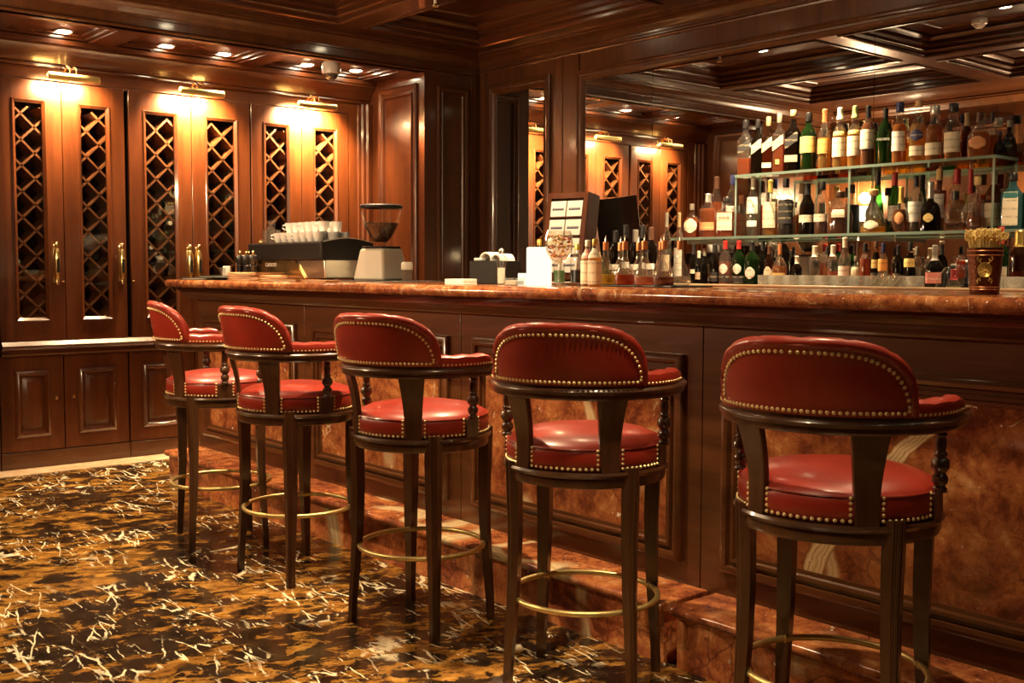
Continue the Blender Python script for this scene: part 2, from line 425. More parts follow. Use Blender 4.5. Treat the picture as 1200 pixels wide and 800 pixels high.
L = {
 'amber': liquid('amber_spirit', (0.84, 0.34, 0.045), 0.42), 'gold': liquid('gold_spirit', (0.90, 0.54, 0.10), 0.40),
 'red': liquid('red_amber_spirit', (0.72, 0.17, 0.022), 0.42), 'brown': liquid('brown_spirit', (0.30, 0.085, 0.022), 0.65),
 'black': liquid('black_liqueur', (0.03, 0.012, 0.008), 0.85), 'clear': liquid('clear_spirit', (0.93, 0.92, 0.86), 0.08),
 'pink': liquid('pink_syrup', (0.86, 0.42, 0.30), 0.4), 'yellow': liquid('yellow_syrup', (0.90, 0.66, 0.12), 0.5), 'green': liquid('green_syrup', (0.30, 0.52, 0.22), 0.45),
}
def label_mat(name, base, ink, lines=9.0, amt=0.55):
    m, nt, out = newmat(name)
    v = coords(nt)
    wv = N(nt, 'ShaderNodeTexWave'); wv.bands_direction = 'Z'; setin(wv, Scale=lines, Distortion=0.0)
    nt.links.new(v, wv.inputs['Vector'])
    a = ramp(nt, wv.outputs[1], [(0.80, (0, 0, 0)), (0.9, (1, 1, 1))])
    b = ramp(nt, noise(nt, v, 190, 2), [(0.45, (0, 0, 0)), (0.55, (1, 1, 1))])
    f = mth(nt, 'MULTIPLY', mth(nt, 'MULTIPLY', a, b), amt)
    principled(nt, out, mixc(nt, f, base, ink), 0.6)
    return m
LB = {
 'cream': label_mat('cream_label', (0.74, 0.66, 0.48), (0.16, 0.11, 0.07)), 'white': label_mat('white_label', (0.80, 0.77, 0.68), (0.12, 0.10, 0.10)),
 'yellow': label_mat('yellow_label', (0.72, 0.56, 0.18), (0.10, 0.09, 0.03)), 'orange': label_mat('orange_label', (0.82, 0.40, 0.10), (0.3, 0.1, 0.02)),
 'tan': label_mat('tan_label', (0.52, 0.42, 0.29), (0.14, 0.10, 0.06)), 'black': label_mat('black_label', (0.02, 0.018, 0.018), (0.55, 0.45, 0.25)),
 'red': label_mat('red_label', (0.50, 0.05, 0.03), (0.7, 0.6, 0.4)), 'pink': label_mat('pink_label', (0.55, 0.20, 0.16), (0.8, 0.7, 0.6)),
 'gold': label_mat('gold_label', (0.66, 0.48, 0.16), (0.2, 0.12, 0.03)), 'blue': label_mat('navy_label', (0.03, 0.035, 0.10), (0.7, 0.65, 0.5)),
 'copper': label_mat('copper_label', (0.62, 0.26, 0.10), (0.8, 0.6, 0.3)),
}
CP = {
 'black': plain('black_capsule', (0.014, 0.012, 0.012), 0.35), 'white': plain('pale_capsule', (0.72, 0.66, 0.52), 0.4), 'cork': plain('cork_stopper', (0.66, 0.44, 0.19), 0.7),
 'gold': plain('gold_capsule', (0.70, 0.48, 0.13), 0.35, 0.7), 'red': plain('red_capsule', (0.42, 0.025, 0.02), 0.4), 'copper': plain('copper_capsule', (0.62, 0.24, 0.09), 0.35, 0.5),
 'silver': plain('silver_capsule', (0.66, 0.64, 0.60), 0.3, 0.8), 'blue': plain('navy_capsule', (0.02, 0.025, 0.09), 0.35), 'grey': plain('grey_capsule', (0.22, 0.19, 0.15), 0.45), 'tan': plain('tan_capsule', (0.40, 0.27, 0.13), 0.5),
 'brown': plain('brown_capsule', (0.09, 0.035, 0.018), 0.4), 'green': plain('green_capsule', (0.35, 0.40, 0.16), 0.4),
}
def mirror_mat():
    m, nt, out = newmat('mirror_silver')
    g = N(nt, 'ShaderNodeBsdfGlossy'); g.inputs[0].default_value = (0.74, 0.72, 0.68, 1); g.inputs['Roughness'].default_value = 0.0
    nt.links.new(g.outputs[0], out.inputs[0]); return m
M_MIRROR = mirror_mat()
WARM = (1.0, 0.72, 0.41)
M_LAMP = emit('lamp_glow', (1.0, 0.80, 0.50), 45)
M_LAMP2 = emit('picture_lamp_glow', (1.0, 0.76, 0.42), 90)
M_CANDLE = emit('lit_candle_glow', (1.0, 0.84, 0.56), 0.75)
def spot(name, loc, to, power, angle=80, blend=0.6, size=0.04, color=WARM, parent=None):
    d = bpy.data.lights.new(name, 'SPOT'); d.energy = power; d.spot_size = math.radians(angle); d.spot_blend = blend
    d.shadow_soft_size = size; d.color = color
    o = bpy.data.objects.new(name, d); COL.objects.link(o)
    o.location = loc
    o.rotation_euler = (Vector(to) - Vector(loc)).to_track_quat('-Z', 'Y').to_euler()
    if parent is not None:
        o.parent = parent; o.location = Vector(loc) - Vector(parent.location)
    return o
# ------------------------------------------------------------------ the room shell
ZC, ZA = 2.80, 2.63            # beam soffits of the coffered ceiling, alcove ceiling
XF, XCAB, YB, YSIDE, YSIDE0 = -6.38, -7.08, 5.13, 4.627, 1.72
YW0, XRET, YR, XR = 0.62, -2.5, -1.6, 1.6
b = MB(); b.box((-7.9, YR - .2, -.12), (XR + .2, YB + .3, 0)); structure(b.build('floor', M_FLOOR))
b = MB(); b.box((XCAB + .0, YSIDE0, 0), (-6.865, YSIDE, .004)); structure(b.build('trim_1', M_BEIGE))

# coffered ceiling: soffit grid with stepped recesses
cx = [(-6.10, -4.45), (-4.22, -2.57), (-2.34, -0.69), (-0.46, 1.19)]
cy = [(-1.2, -0.15), (0.09, 1.15), (1.39, 2.45), (2.69, 3.75), (3.99, 4.90)]
xs = sorted({XF - .1, XR + .2} | {q for p in cx for q in p}); ys = sorted({YR - .2, YB + .2} | {q for p in cy for q in p})
b = MB(); COFFERS = []
prof = [(0, 0), (0, .016), (.014, .022), (.022, .03), (.022, .052), (.034, .058), (.055, .062), (.055, .088), (.075, .10), (.085, .112), (.085, .125), (.13, .13)]
for x0, x1 in zip(xs, xs[1:]):
    for y0, y1 in zip(ys, ys[1:]):
        hole = (x0, x1) in cx and (y0, y1) in cy
        if hole and x0 < XRET and y0 < YW0 + .1: hole = False
        if hole:
            b.frame((x0, y0, ZC), (1, 0, 0), (0, 1, 0), (0, 0, 1), x1 - x0, y1 - y0, prof, True)
            b.frame((x0 - .03, y0 - .03, ZC), (1, 0, 0), (0, 1, 0), (0, 0, -1), x1 - x0 + .06, y1 - y0 + .06, [(0, -.01), (0, .008), (.012, .012), (.022, .008), (.03, -.01)])
            # raised field of the coffer
            b.frame((x0 + .24, y0 + .24, ZC + .13), (1, 0, 0), (0, 1, 0), (0, 0, -1), x1 - x0 - .48, y1 - y0 - .48, [(0, 0), (0, .012), (.02, .016), (.035, .006), (.05, .0)])
            COFFERS.append(((x0 + x1) / 2, (y0 + y1) / 2))
        else:
            b.add([(x0, y0, ZC), (x1, y0, ZC), (x1, y1, ZC), (x0, y1, ZC)], [(0, 1, 2, 3)])
b.box((XF - .1, YR - .2, ZC + .22), (XR + .2, YB + .2, ZC + .27))
structure(b.build('ceiling', W['ceil']))

CROWN = [(0, 0), (.012, .0), (.012, .012), (.022, .018), (.03, .035), (.05, .055), (.075, .066), (.075, .078), (.09, .082), (.09, .10), (0, .10)]
def crown(mb, P0, P1, out, z0=2.70):
    mb.ext(CROWN, out, (0, 0, 1), (P0[0], P0[1], z0), (P1[0], P1[1], z0))
PANEL = [(0, 0), (0, .012), (.010, .018), (.022, .016), (.030, .008), (.040, .008), (.046, .014), (.054, .012), (.062, -.004)]

# back wall with its panelling
b = MB()
b.box((XF - .1, YB, 0), (XR + .1, YB + .15, ZC + .02))
crown(b, (XF, YB), (XR, YB), (0, -1, 0))
b.ext([(0, 0), (.010, 0), (.012, .010), (.006, .018), (0, .02)], (0, -1, 0), (0, 0, 1), (XF, YB, 2.665), (XR, YB, 2.665))
for x0, x1 in ((-5.63, -5.48), (-5.475, -5.325)):          # flat pilaster boards
    b.box((x0 + .002, YB - .012, 0), (x1, YB, 2.665))
b.box((-6.36, YB - .010, 0), (-6.30, YB, 2.665))
structure(b.build('wall_back', W['dZ']))

# wall above and beside the alcove
b = MB()
b.box((XF - .06, YW0 - .2, ZA), (XF, YB + .1, ZC + .02))
b.box((XF - .06, YSIDE + .002, 0), (XF, YB + .1, ZA))
b.box((XF - .06, YW0 - .2, 0), (XF, YSIDE0, ZA))
crown(b, (XF, YW0), (XF, YB), (1, 0, 0))
b.frame((XF, 4.735, .16), (0, 1, 0), (0, 0, 1), (1, 0, 0), .285, 2.385, PANEL)
b.frame((XF, 1.0, .16), (0, 1, 0), (0, 0, 1), (1, 0, 0), .62, 2.385, PANEL)
b.box((XF, 5.045, 0), (XF + .012, 5.085, 2.665))
b.ext([(0, 0), (.010, 0), (.012, .010), (.006, .018), (0, .02)], (1, 0, 0), (0, 0, 1), (XF, YW0, ZA + .002), (XF, YB, ZA + .002))
structure(b.build('wall_left', W['dZ']))

# alcove: sides with stepped jambs beside the cabinets, and its back
for nm, y, n in (('wall_alcove_right', YSIDE, -1), ('wall_alcove_left', YSIDE0, 1)):
    b = MB()
    if n < 0:
        b.box((-7.75, y, 0), (XF + .0015, y + .0015, ZA - .001)); b.box((-7.75, y + .0015, 0), (XF - .061, y + .06, ZA))
    else:
        b.box((-7.75, y - .06, 0), (XF - .061, y, ZA))
    b.frame((-6.95, y, .16), (1, 0, 0), (0, 0, 1), (0, n, 0), .49, 2.40, [(0, 0), (0, .012), (.012, .02), (.03, .016), (.04, .006), (.052, .006), (.058, .016), (.07, .014), (.082, -.003)])
    k = 1.0 if n < 0 else 1.25
    jam = [(p, q * k) for p, q in [(0, 0), (.0, .185), (-.03, .185), (-.03, .125), (-.005, .115), (.012, .105), (.012, .082), (.028, .072), (.028, .05), (.045, .04), (.045, 0)]]
    b.ext(jam, (1, 0, 0), (0, n, 0), (XCAB, y, 0), (XCAB, y, 2.47))
    structure(b.build(nm, W['Z']))
b = MB(); b.box((-7.75, YSIDE0 - .06, 0), (-7.68, YSIDE + .06, ZA))
structure(b.build('wall_alcove_back', W['Z']))

# alcove ceiling with three moulded bays
b = MB()
bays = [(1.97, 2.50), (2.66, 3.50), (3.66, 4.50)]
yy = sorted({YSIDE0 - .05, YSIDE + .05} | {q for p in bays for q in p})
bx0, bx1 = -7.00, -6.50
for y0, y1 in zip(yy, yy[1:]):
    for x0, x1 in ((-7.7, bx0), (bx0, bx1), (bx1, XF - .005)):
        if (y0, y1) in bays and x0 == bx0:
            b.frame((x0, y0, ZA), (1, 0, 0), (0, 1, 0), (0, 0, 1), x1 - x0, y1 - y0, [(0, 0), (0, .008), (.012, .012), (.025, .012), (.025, .026), (.04, .03), (.055, .03), (.055, .042), (.07, .045)], True)
        else:
            b.add([(x0, y0, ZA), (x1, y0, ZA), (x1, y1, ZA), (x0, y1, ZA)], [(0, 1, 2, 3)])
b.box((-7.7, YSIDE0 - .05, ZA + .055), (XF - .06, YSIDE + .05, ZA + .08))
structure(b.build('ceiling_alcove', W['Y']))
# frieze and cornice over the cabinets
b = MB()
co = [(0, 2.395), (.004, 2.395), (.004, 2.468), (.014, 2.472), (.018, 2.482), (.014, 2.492), (.024, 2.498), (.03, 2.515), (.05, 2.55), (.082, 2.578), (.094, 2.588), (.094, 2.60), (.105, 2.604), (.105, ZA), (0, ZA)]
b.ext(co, (1, 0, 0), (0, 0, 1), (XCAB, YSIDE0, 0), (XCAB, YSIDE, 0))
structure(b.build('trim_2', W['Y']))

# walls on the camera's side of the room
b = MB()
b.box((XF - .1, YW0 - .15, 0), (XRET, YW0, ZC + .02)); b.box((XRET - .15, YR, 0), (XRET, YW0, ZC + .02))
crown(b, (XF, YW0), (XRET, YW0), (0, 1, 0)); crown(b, (XRET, YW0), (XRET, YR), (1, 0, 0))
for x in (-6.1, -4.3):
    b.frame((x, YW0, .9), (1, 0, 0), (0, 0, 1), (0, 1, 0), 1.6, 1.65, PANEL)
structure(b.build('wall_front', W['dZ']))
b = MB(); b.box((XRET - .1, YR - .15, 0), (XR + .1, YR, ZC + .02)); crown(b, (XRET, YR), (XR, YR), (0, 1, 0))
for x in (-2.2, -.4): b.frame((x, YR, .3), (1, 0, 0), (0, 0, 1), (0, 1, 0), 1.5, 2.2, PANEL)
structure(b.build('wall_rear', W['dZ']))
b = MB(); b.box((XR, YR - .1, 0), (XR + .15, YB + .1, ZC + .02)); crown(b, (XR, YR), (XR, YB), (-1, 0, 0))
for y in (-1.2, .5, 2.2, 3.7): b.frame((XR, y, .3), (0, 1, 0), (0, 0, 1), (-1, 0, 0), 1.3, 2.2, PANEL)
structure(b.build('wall_right', W['dZ']))

# mirrors on the back wall
def mirror(name, x0, x1, z0, z1, label, seams=()):
    t = thing(name, label, 'mirror', ((x0 + x1) / 2, YB - .012, z0))
    lx = lambda x: x - (x0 + x1) / 2
    cuts = [x0] + list(seams) + [x1]
    for a, c in zip(cuts, cuts[1:]):
        g = MB(); g.box((lx(a) + .0015, 0, 0), (lx(c) - .0015, .006, z1 - z0)); g.build('mirror_glass', M_MIRROR, t, bevel=0.0)
    fr = MB()
    fr.frame((lx(x0) - .065, .006, -.065), (1, 0, 0), (0, 0, 1), (0, -1, 0), x1 - x0 + .13, z1 - z0 + .13,
             [(0, 0), (0, .022), (.008, .030), (.022, .034), (.030, .024), (.042, .022), (.048, .030), (.060, .022), (.072, .006)])
    fr.build('mirror_frame', W['dZ'], t)
    return t
mirror('wall_mirror', -6.18, -5.655, .95, 2.50, 'narrow tall mirror in a dark wooden frame beside the room corner')
mirror('wall_mirror', -5.265, 1.2, 1.20, 2.485, 'long wide mirror behind the bottle shelves reflecting the ceiling and cabinets', (-4.665, -3.142, -1.6))

# sconces opposite: one mirrored, the farther one added to brighten the wall
for x, lab in ((-5.9, 'small shaded wall sconce opposite the bar, nearer the wine cabinets'), (-4.1, 'added shaded wall sconce opposite the bar, farther from the wine cabinets')):
    t = thing('wall_sconce', lab, 'wall lamp', (x, YW0 + .001, 1.70), 0, 'wall sconces opposite the bar')
    m = MB(); m.solid([(.045, 0), (.045, .010), (.02, .016)], 18, M=Matrix.Rotation(-PI / 2, 4, 'X')); m.tube([(0, .012, 0), (0, .08, -.01), (0, .10, .02)], .007, 8); m.build('wall_bracket', M_BRASS, t)
    m = MB(); m.lathe([(.050, .02), (.092, .16), (.090, .16), (.048, .02)], 20, (0, .10, 0)); m.build('lamp_shade', emit('sconce_shade_glow', (1.0, .82, .55), 5.0), t)
    pl = bpy.data.lights.new('sconce_glow', 'POINT'); pl.energy = 55; pl.color = WARM; pl.shadow_soft_size = .05
    po = bpy.data.objects.new('sconce_glow', pl); COL.objects.link(po); po.parent = t; po.location = (0, .12, .24)
# ------------------------------------------------------------------ wine cabinets in the alcove
DOOR_Z0, DOOR_Z1 = 0.795, 2.388
M_LATTICE = wood('lit_lattice_mahogany', (0.105, 0.034, 0.011), (0.22, 0.078, 0.026), 'Y', 0.5, 0.1)  # mahogany made lighter, with the lamplight on the lattice put into its colour
def handle(parent, y):
    h = MB(); x = .024
    zc = 1.27
    h.lathe([(0, -.135), (.010, -.13), (.0125, -.11), (.008, -.095), (.014, -.085), (.021, -.05), (.0225, 0), (.021, .05), (.014, .085), (.008, .095), (.0125, .11), (.010, .13), (0, .135)], 12, (x, y, zc), sy=1.0)
    # flattened back plate with a grip slot
    h.box((.0, y - .019, zc - .115), (.012, y + .019, zc + .115))
    o = h.build('door_handle', M_BRASS, parent, bevel=.003)
    s = MB(); s.box((.026, y - .008, zc - .055), (.0485, y + .008, zc + .03)); s.build('grip_slot', M_BLACK, o)
def wine_cabinet(y0, ym, y1, label, handles, locks):
    t = thing('wine_cabinet', label, 'cabinet', (XCAB, ym, 0))
    a, c = y0 - ym + .004, y1 - ym - .004
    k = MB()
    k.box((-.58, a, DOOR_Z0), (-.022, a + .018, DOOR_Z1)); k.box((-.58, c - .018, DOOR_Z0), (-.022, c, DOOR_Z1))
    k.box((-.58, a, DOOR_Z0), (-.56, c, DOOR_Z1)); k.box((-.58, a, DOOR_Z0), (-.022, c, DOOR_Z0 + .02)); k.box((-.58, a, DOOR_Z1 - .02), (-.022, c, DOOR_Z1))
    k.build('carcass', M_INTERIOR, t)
    # diagonal wine lattice just behind the doors
    l = MB(); step = .158; th = .0062; x0, x1 = -.22, -.026
    ya, yb, za, zb = a + .03, c - .03, DOOR_Z0 + .04, DOOR_Z1 - .16
    n = int((yb - ya + zb - za) / step) + 2
    for s in (1, -1):
        for i in range(n):
            q = i * step + .05
            if s > 0: z_at = lambda y: za - (yb - ya) + q + (y - ya)
            else: z_at = lambda y: za - (yb - ya) + q + (yb - y)
            p, r = ya, yb
            pts = []
            # clip the line to the rectangle
            if s > 0:
                lo = max(ya, ya + (za - (za - (yb - ya) + q))); hi = min(yb, ya + (zb - (za - (yb - ya) + q)))
            else:
                lo = max(ya, yb - (zb - (za - (yb - ya) + q))); hi = min(yb, yb - (za - (za - (yb - ya) + q)))
            if hi - lo < .05: continue
            P0 = Vector((0, lo, z_at(lo))); P1 = Vector((0, hi, z_at(hi)))
            nn = Vector((0, -s, 1)).normalized()
            xx0 = x0 if s > 0 else x0 + .004
            vs = []
            for P in (P0, P1):
                for X, d in ((xx0, -th), (x1, -th), (x1, th), (xx0, th)):
                    vs.append(P + Vector((X, 0, 0)) + nn * d)
            l.add(vs, [(0, 1, 2, 3), (7, 6, 5, 4), (0, 4, 5, 1), (1, 5, 6, 2), (2, 6, 7, 3), (3, 7, 4, 0)])
    l.build('wine_lattice', M_LATTICE, t, smooth=0)
    for i, (p, q) in enumerate(((y0 + .003, ym - .002), (ym + .002, y1 - .003))):
        p -= ym; q -= ym; w = q - p; h = DOOR_Z1 - DOOR_Z0
        d = MB(); iu = .094; iv0 = .118
        mid = [(0, 0, -.022), (0, 0, -.002), (.002, .002, 0), (iu, iv0, 0), (iu, iv0, .006), (iu + .003, iv0 + .003, .009), (iu + .006, iv0 + .006, .009), (iu + .022, iv0 + .022, -.006), (iu + .022, iv0 + .022, -.022)]
        d.frame((0, p, DOOR_Z0), (0, 1, 0), (0, 0, 1), (1, 0, 0), w, h, mid)
        do = d.build('cabinet_door', W['Z'], t)
        g = MB(); g.box((-.014, p + iu + .012, DOOR_Z0 + iv0 + .012), (-.010, q - iu - .012, DOOR_Z1 - iv0 - .012)); g.build('glass_pane', G_PANE, do)
        if handles[i] is not None: handle(do, p + w * handles[i])
        if locks[i] is not None:
            m = MB(); m.lathe([(0, .016), (.005, .015), (.008, .010), (.0055, .006), (.0085, .0), (.0085, -.002)], 12, M=Matrix.Translation((0, p + w * locks[i], 1.155)) @ Matrix.Rotation(PI / 2, 4, 'Y'))
            m.build('lock_knob', M_BRASS, do)
    return t
CABY = [(1.965, 2.360, 2.755), (2.778, 3.208, 3.640), (3.645, 4.045, 4.440)]
wine_cabinet(*CABY[0], 'wine cabinet at the far left of the alcove, left of the dark door gap', (.86, .90), (.97, None))
wine_cabinet(*CABY[1], 'middle wine cabinet with a brass handle on each side of its centre seam', (.93, .07), (.03, None))
wine_cabinet(*CABY[2], 'wine cabinet nearest the lit side panel, behind the coffee machine', (.93, .07), (None, None))
# a few bottles lying in the middle rack
for px, py, lab in ((196, 261.6, 'upper one of three pale-capped wine bottles lying in the cabinet lattice'), (174, 290, 'pale-capped wine bottle lying lowest but one, left side of the cabinet lattice'), (185, 302, 'lowest of the pale-capped wine bottles lying in the cabinet lattice')):
    p = at(px, py, X=-7.16)
    m = MB(); M = Matrix.Rotation(PI / 2, 4, 'Y')
    m.solid([(.030, -.25), (.036, -.24), (.036, -.08), (.030, -.055), (.014, -.02), (.0125, .03)], 14, M=M)
    o = m.build('wine_bottle', G_DARK); o.location = p
    tag(o, lab, 'bottle', 'wine bottles lying in the cabinet')
    m = MB(); m.solid([(.0145, .012), (.015, .05), (.0135, .053)], 14, M=M); m.build('capsule', CP['white'], o)

# lower cupboards with raised panels
def base_cabinet(y0, ym, y1, label, knobs):
    t = thing('base_cabinet', label, 'cabinet', (XCAB, ym, 0))
    a, c = y0 - ym, y1 - ym
    k = MB(); k.box((-.56, a + .003, .0), (-.022, c - .003, .70)); k.build('carcass', M_INTERIOR, t)
    s = MB(); s.box((-.03, a + .001, 0), (.006, c - .001, .104)); s.build('plinth', W['dY'], t, bevel=.002)
    for i, (p, q) in enumerate(((a + .004, -.003), (.003, c - .004))):
        w = q - p; z0, z1 = .108, .70
        iu = .085; iv = .090
        d = MB()
        d.frame((0, p, z0), (0, 1, 0), (0, 0, 1), (1, 0, 0), w, z1 - z0,
                [(0, -.022), (0, -.002), (.002, 0), (iu - .004, iv - .004, 0), (iu - .004, iv - .004, .005), (iu + .015, iv + .015, .024), (iu + .020, iv + .020, .025), (iu + .038, iv + .038, .006), (iu + .039, iv + .039, .0),
                 (iu + .043, iv + .043, -.004), (iu + .047, iv + .047, -.002), (iu + .066, iv + .066, .012), (iu + .068, iv + .068, .0125)], True)
        do = d.build('cabinet_door', W['Z'], t)
        if knobs[i] is not None:
            m = MB(); M = Matrix.Translation((0, p + w * knobs[i], .435)) @ Matrix.Rotation(PI / 2, 4, 'Y')
            m.lathe([(.009, -.002), (.009, .003), (.005, .008), (.006, .014), (.012, .019), (.013, .025), (.009, .031), (0, .033)], 14, M=M)
            m.build('door_knob', M_BRASS, do)
base_cabinet(1.955, 2.338, 2.752, 'low cupboard at far left with two brass knobs side by side', (.86, .12))
base_cabinet(2.755, 3.208, 3.640, 'low cupboard with a chipped door edge behind the farthest bar stool', (None, None))
base_cabinet(3.645, 4.045, 4.440, 'low cupboard below the cabinet nearest the lit side panel, hidden by the bar', (None, None))
b = MB()
b.ext([(-.05, 0), (.036, 0), (.040, .012), (.028, .026), (.028, .03), (.040, .040), (.052, .056), (.060, .060), (.060, .064), (.038, .088), (-.05, .088)], (1, 0, 0), (0, 0, 1), (XCAB, 1.962, .703), (XCAB, YSIDE - .19, .703))
o = b.build('cabinet_ledge', W['Y']); tag(o, 'moulded wooden ledge running between the upper wine cabinets and low cupboards', 'ledge')

# brass picture lights over the cabinets
def picture_light(y, label, power):
    t = thing('picture_light', label, 'lamp', (XCAB + .004, y, 2.425), 0, 'brass picture lights over the wine cabinets')
    m = MB(); m.solid([(.030, 0), (.030, .006), (.022, .012), (.010, .014)], 18, M=Matrix.Rotation(PI / 2, 4, 'Y')); m.build('wall_plate', M_BRASS, t)
    m = MB()
    for dy in (-.020, .020):
        m.tube([(.01, dy * .6, .0), (.05, dy * .8, .035), (.10, dy, .048), (.142, dy, .030), (.152, dy, -.012)], .0055, 8)
        m.lathe([(0, -.009), (.009, 0), (0, .009)], 10, (.10, dy, .048))
    m.build('arm', M_BRASS, t)
    sh = MB(); R0 = .0235
    secs = []
    for yv in (-.155, -.150, .150, .155):
        rr = R0 * (.8 if abs(yv) > .152 else 1)
        outer = [(.155 + rr * math.cos(a), yv, -.026 + rr * math.sin(a)) for a in [math.radians(-62 + 240 * k / 14) for k in range(15)]]
        inner = [(.155 + (rr - .003) * math.cos(a), yv, -.026 + (rr - .003) * math.sin(a)) for a in [math.radians(-62 + 240 * k / 14) for k in range(14, -1, -1)]]
        secs.append(outer + inner)
    sh.loft(secs); sh.build('lamp_shade', M_OLDBRASS, t)
    for yv in (-.07, .07):
        g = MB(); g.tube([(.152, yv - .055, -.030), (.152, yv + .055, -.030)], .0095, 10); g.build('tube_bulb', M_LAMP2, t)
    d = bpy.data.lights.new('picture_light_glow', 'AREA'); d.shape = 'RECTANGLE'; d.size = .26; d.size_y = .03; d.energy = power; d.color = (1.0, 0.66, 0.32); d.spread = math.radians(118)
    lo = bpy.data.objects.new('picture_light_glow', d); COL.objects.link(lo); lo.parent = t
    lo.location = (.150, 0, -.048); lo.rotation_euler = (Vector((-.62, 0, -.78))).to_track_quat('-Z', 'Y').to_euler()
    # long side along the shade
    lo.rotation_euler = Matrix(((0, -.62, .78), (1, 0, 0), (0, .78, .62))).to_euler()
PIC_W = 26.0
picture_light(2.385, 'brass picture light over the far-left wine cabinet, leftmost of the three', 12)
picture_light(3.215, 'brass picture light over the middle wine cabinet', 22)
picture_light(4.085, 'brass picture light over the wine cabinet nearest the dome camera', 44)

# ceiling fittings
def downlight(x, y, z, label, power, to=None, angle=95, group='recessed ceiling downlights', blend=.7):
    t = thing('ceiling_downlight', label, 'downlight', (x, y, z), 0, group)
    m = MB(); m.lathe([(.041, -.001), (.043, -.006), (.056, -.007), (.058, -.002), (.058, .004)], 20); m.build('trim_ring', M_STEEL, t)
    m = MB(); m.solid([(.0415, .0), (.040, -.008), (.020, -.012)], 16); m.build('bulb', M_LAMP, t)
    spot('downlight_beam', (x, y, z - .03), to or (x, y, 0), power, angle, blend, .03, parent=t)
AL = [(75, 37), (193, 55), (262, 64), (360, 76), (417, 83)]
AN = ['first alcove downlight at the far left of the picture', 'alcove downlight second from the left, beyond the first cross beam', 'alcove downlight third from the left', 'alcove downlight just left of the dome camera', 'alcove downlight between the dome camera and lit side panel']
for (px, py), nm in zip(AL, AN):
    p = at(px, py, Z=ZA + .04)
    downlight(max(-6.93, min(-6.62, p.x)), p.y, ZA + .045, nm, 150, angle=62, group='alcove downlights', blend=.9)
p = at(388, 80, Z=ZA)
t = thing('ceiling_dome_camera', 'white dome security camera hanging under the alcove ceiling', 'security camera', (p.x, p.y, ZA + .045))
m = MB(); m.solid([(.060, -.085), (.066, -.06), (.064, -.02), (.052, .0)], 24); m.build('housing', M_WHITE, t)
m = MB(); m.solid([(0, -.128), (.022, -.124), (.040, -.110), (.050, -.088), (.050, -.08)], 22); m.build('dome', plain('smoked_dome', (.10, .085, .06), .12), t)
m = MB(); m.solid([(0, -.02), (.012, -.018), (.014, 0)], 12, M=Matrix.Translation((.030, -.030, -.1)) @ Matrix.Rotation(.9, 4, 'Y')); m.build('lens', M_STEEL, t)
p = at(510, 3, Z=ZC - .03)
t = thing('ceiling_sprinkler', 'brass fire sprinkler head hanging between two ceiling coffers', 'sprinkler', (p.x, p.y, ZC))
m = MB(); m.solid([(.026, -.006), (.028, 0)], 18); m.solid([(.008, -.035), (.010, -.006)], 12); m.build('fitting', M_WHITE, t)
m = MB(); m.solid([(.020, -.052), (.020, -.049)], 14); m.tube([(.010, 0, -.03), (.013, 0, -.042), (.004, 0, -.05)], .002, 6); m.tube([(-.010, 0, -.03), (-.013, 0, -.042), (-.004, 0, -.05)], .002, 6); m.build('deflector', M_OLDBRASS, t)
t = thing('smoke_detector', 'round white smoke detector seen reflected in the long mirror', 'smoke detector', (-3.68, 2.98, ZC + .13))
m = MB(); m.solid([(.036, -.050), (.040, -.038), (.052, -.034), (.054, 0)], 24); m.build('cover', M_WHITE, t)
m = MB(); m.solid([(.022, -.060), (.030, -.050)], 18); m.build('sensor_chamber', M_PAPER, t)
CW = 95.0
for x, y in COFFERS:
    if y < -.1: continue
    nm = {(-5.275, 4.445): 'ceiling downlight at the top of the picture, in the corner coffer'}.get((round(x, 3), round(y, 3)),
        'recessed downlight in the %s coffer, %s' % ({-5.28: 'far left', -3.4: 'second', -1.52: 'third', .36: 'right-hand'}[min((-5.28, -3.4, -1.52, .36), key=lambda q: abs(q - x))],
        {4.445: 'beside the back mirror wall', 3.22: 'above the bar counter', 1.92: 'above the bar stools', .62: 'on the camera side'}[min((4.445, 3.22, 1.92, .62), key=lambda q: abs(q - y))]))
    fy = 1.0 if y > 4 and x < -4 else 3.0 if y > 4 else 1.0 if y > 3 else 1.85 if y > 1.5 else 1.0
    fx = 1.0 if x < -2 else .42 if x < 0 else .18
    if abs(y - 3.22) < .1: fy *= 2.2 if x < -4 else 1.7 if x < -2 else 1.0
    if y < 1 and -2 < x < 0: fx = 1.8
    downlight(x, y, ZC + .13, nm, CW * 1.15 * fx * fy, angle=80, group='coffer downlights')
# ------------------------------------------------------------------ the bar
YWD, XL, XRB, ZT = 2.785, -6.10, 0.24, 1.178
bar = thing('bar_counter', 'long dark wooden bar front with red marble panels in moulded frames', 'bar', (0, 0, 0))
seams = [XL, -4.86, -3.585, -2.305, -1.03, XRB]
for x0, x1 in zip(seams, seams[1:]):
    k = MB(); k.box((x0 + .0015, YWD, .0), (x1 - .0015, YWD + .04, 1.10))
    k.build('bay_board', W['dX'], bar, bevel=.002)
    a, c = x0 + .09, x1 - .075
    fr = MB()
    fr.frame((a, YWD, .272), (1, 0, 0), (0, 0, 1), (0, -1, 0), c - a, .692,
             [(0, 0), (0, .014), (.006, .022), (.018, .026), (.028, .022), (.032, .010), (.042, .010), (.046, .020), (.056, .020), (.060, .008), (.072, .006), (.074, -.004)])
    fo = fr.build('panel_frame', W['dX'], bar)
    p = MB(); p.box((a + .07, YWD - .002, .342), (c - .07, YWD + .003, .894)); p.build('marble_panel', M_RED, bar)
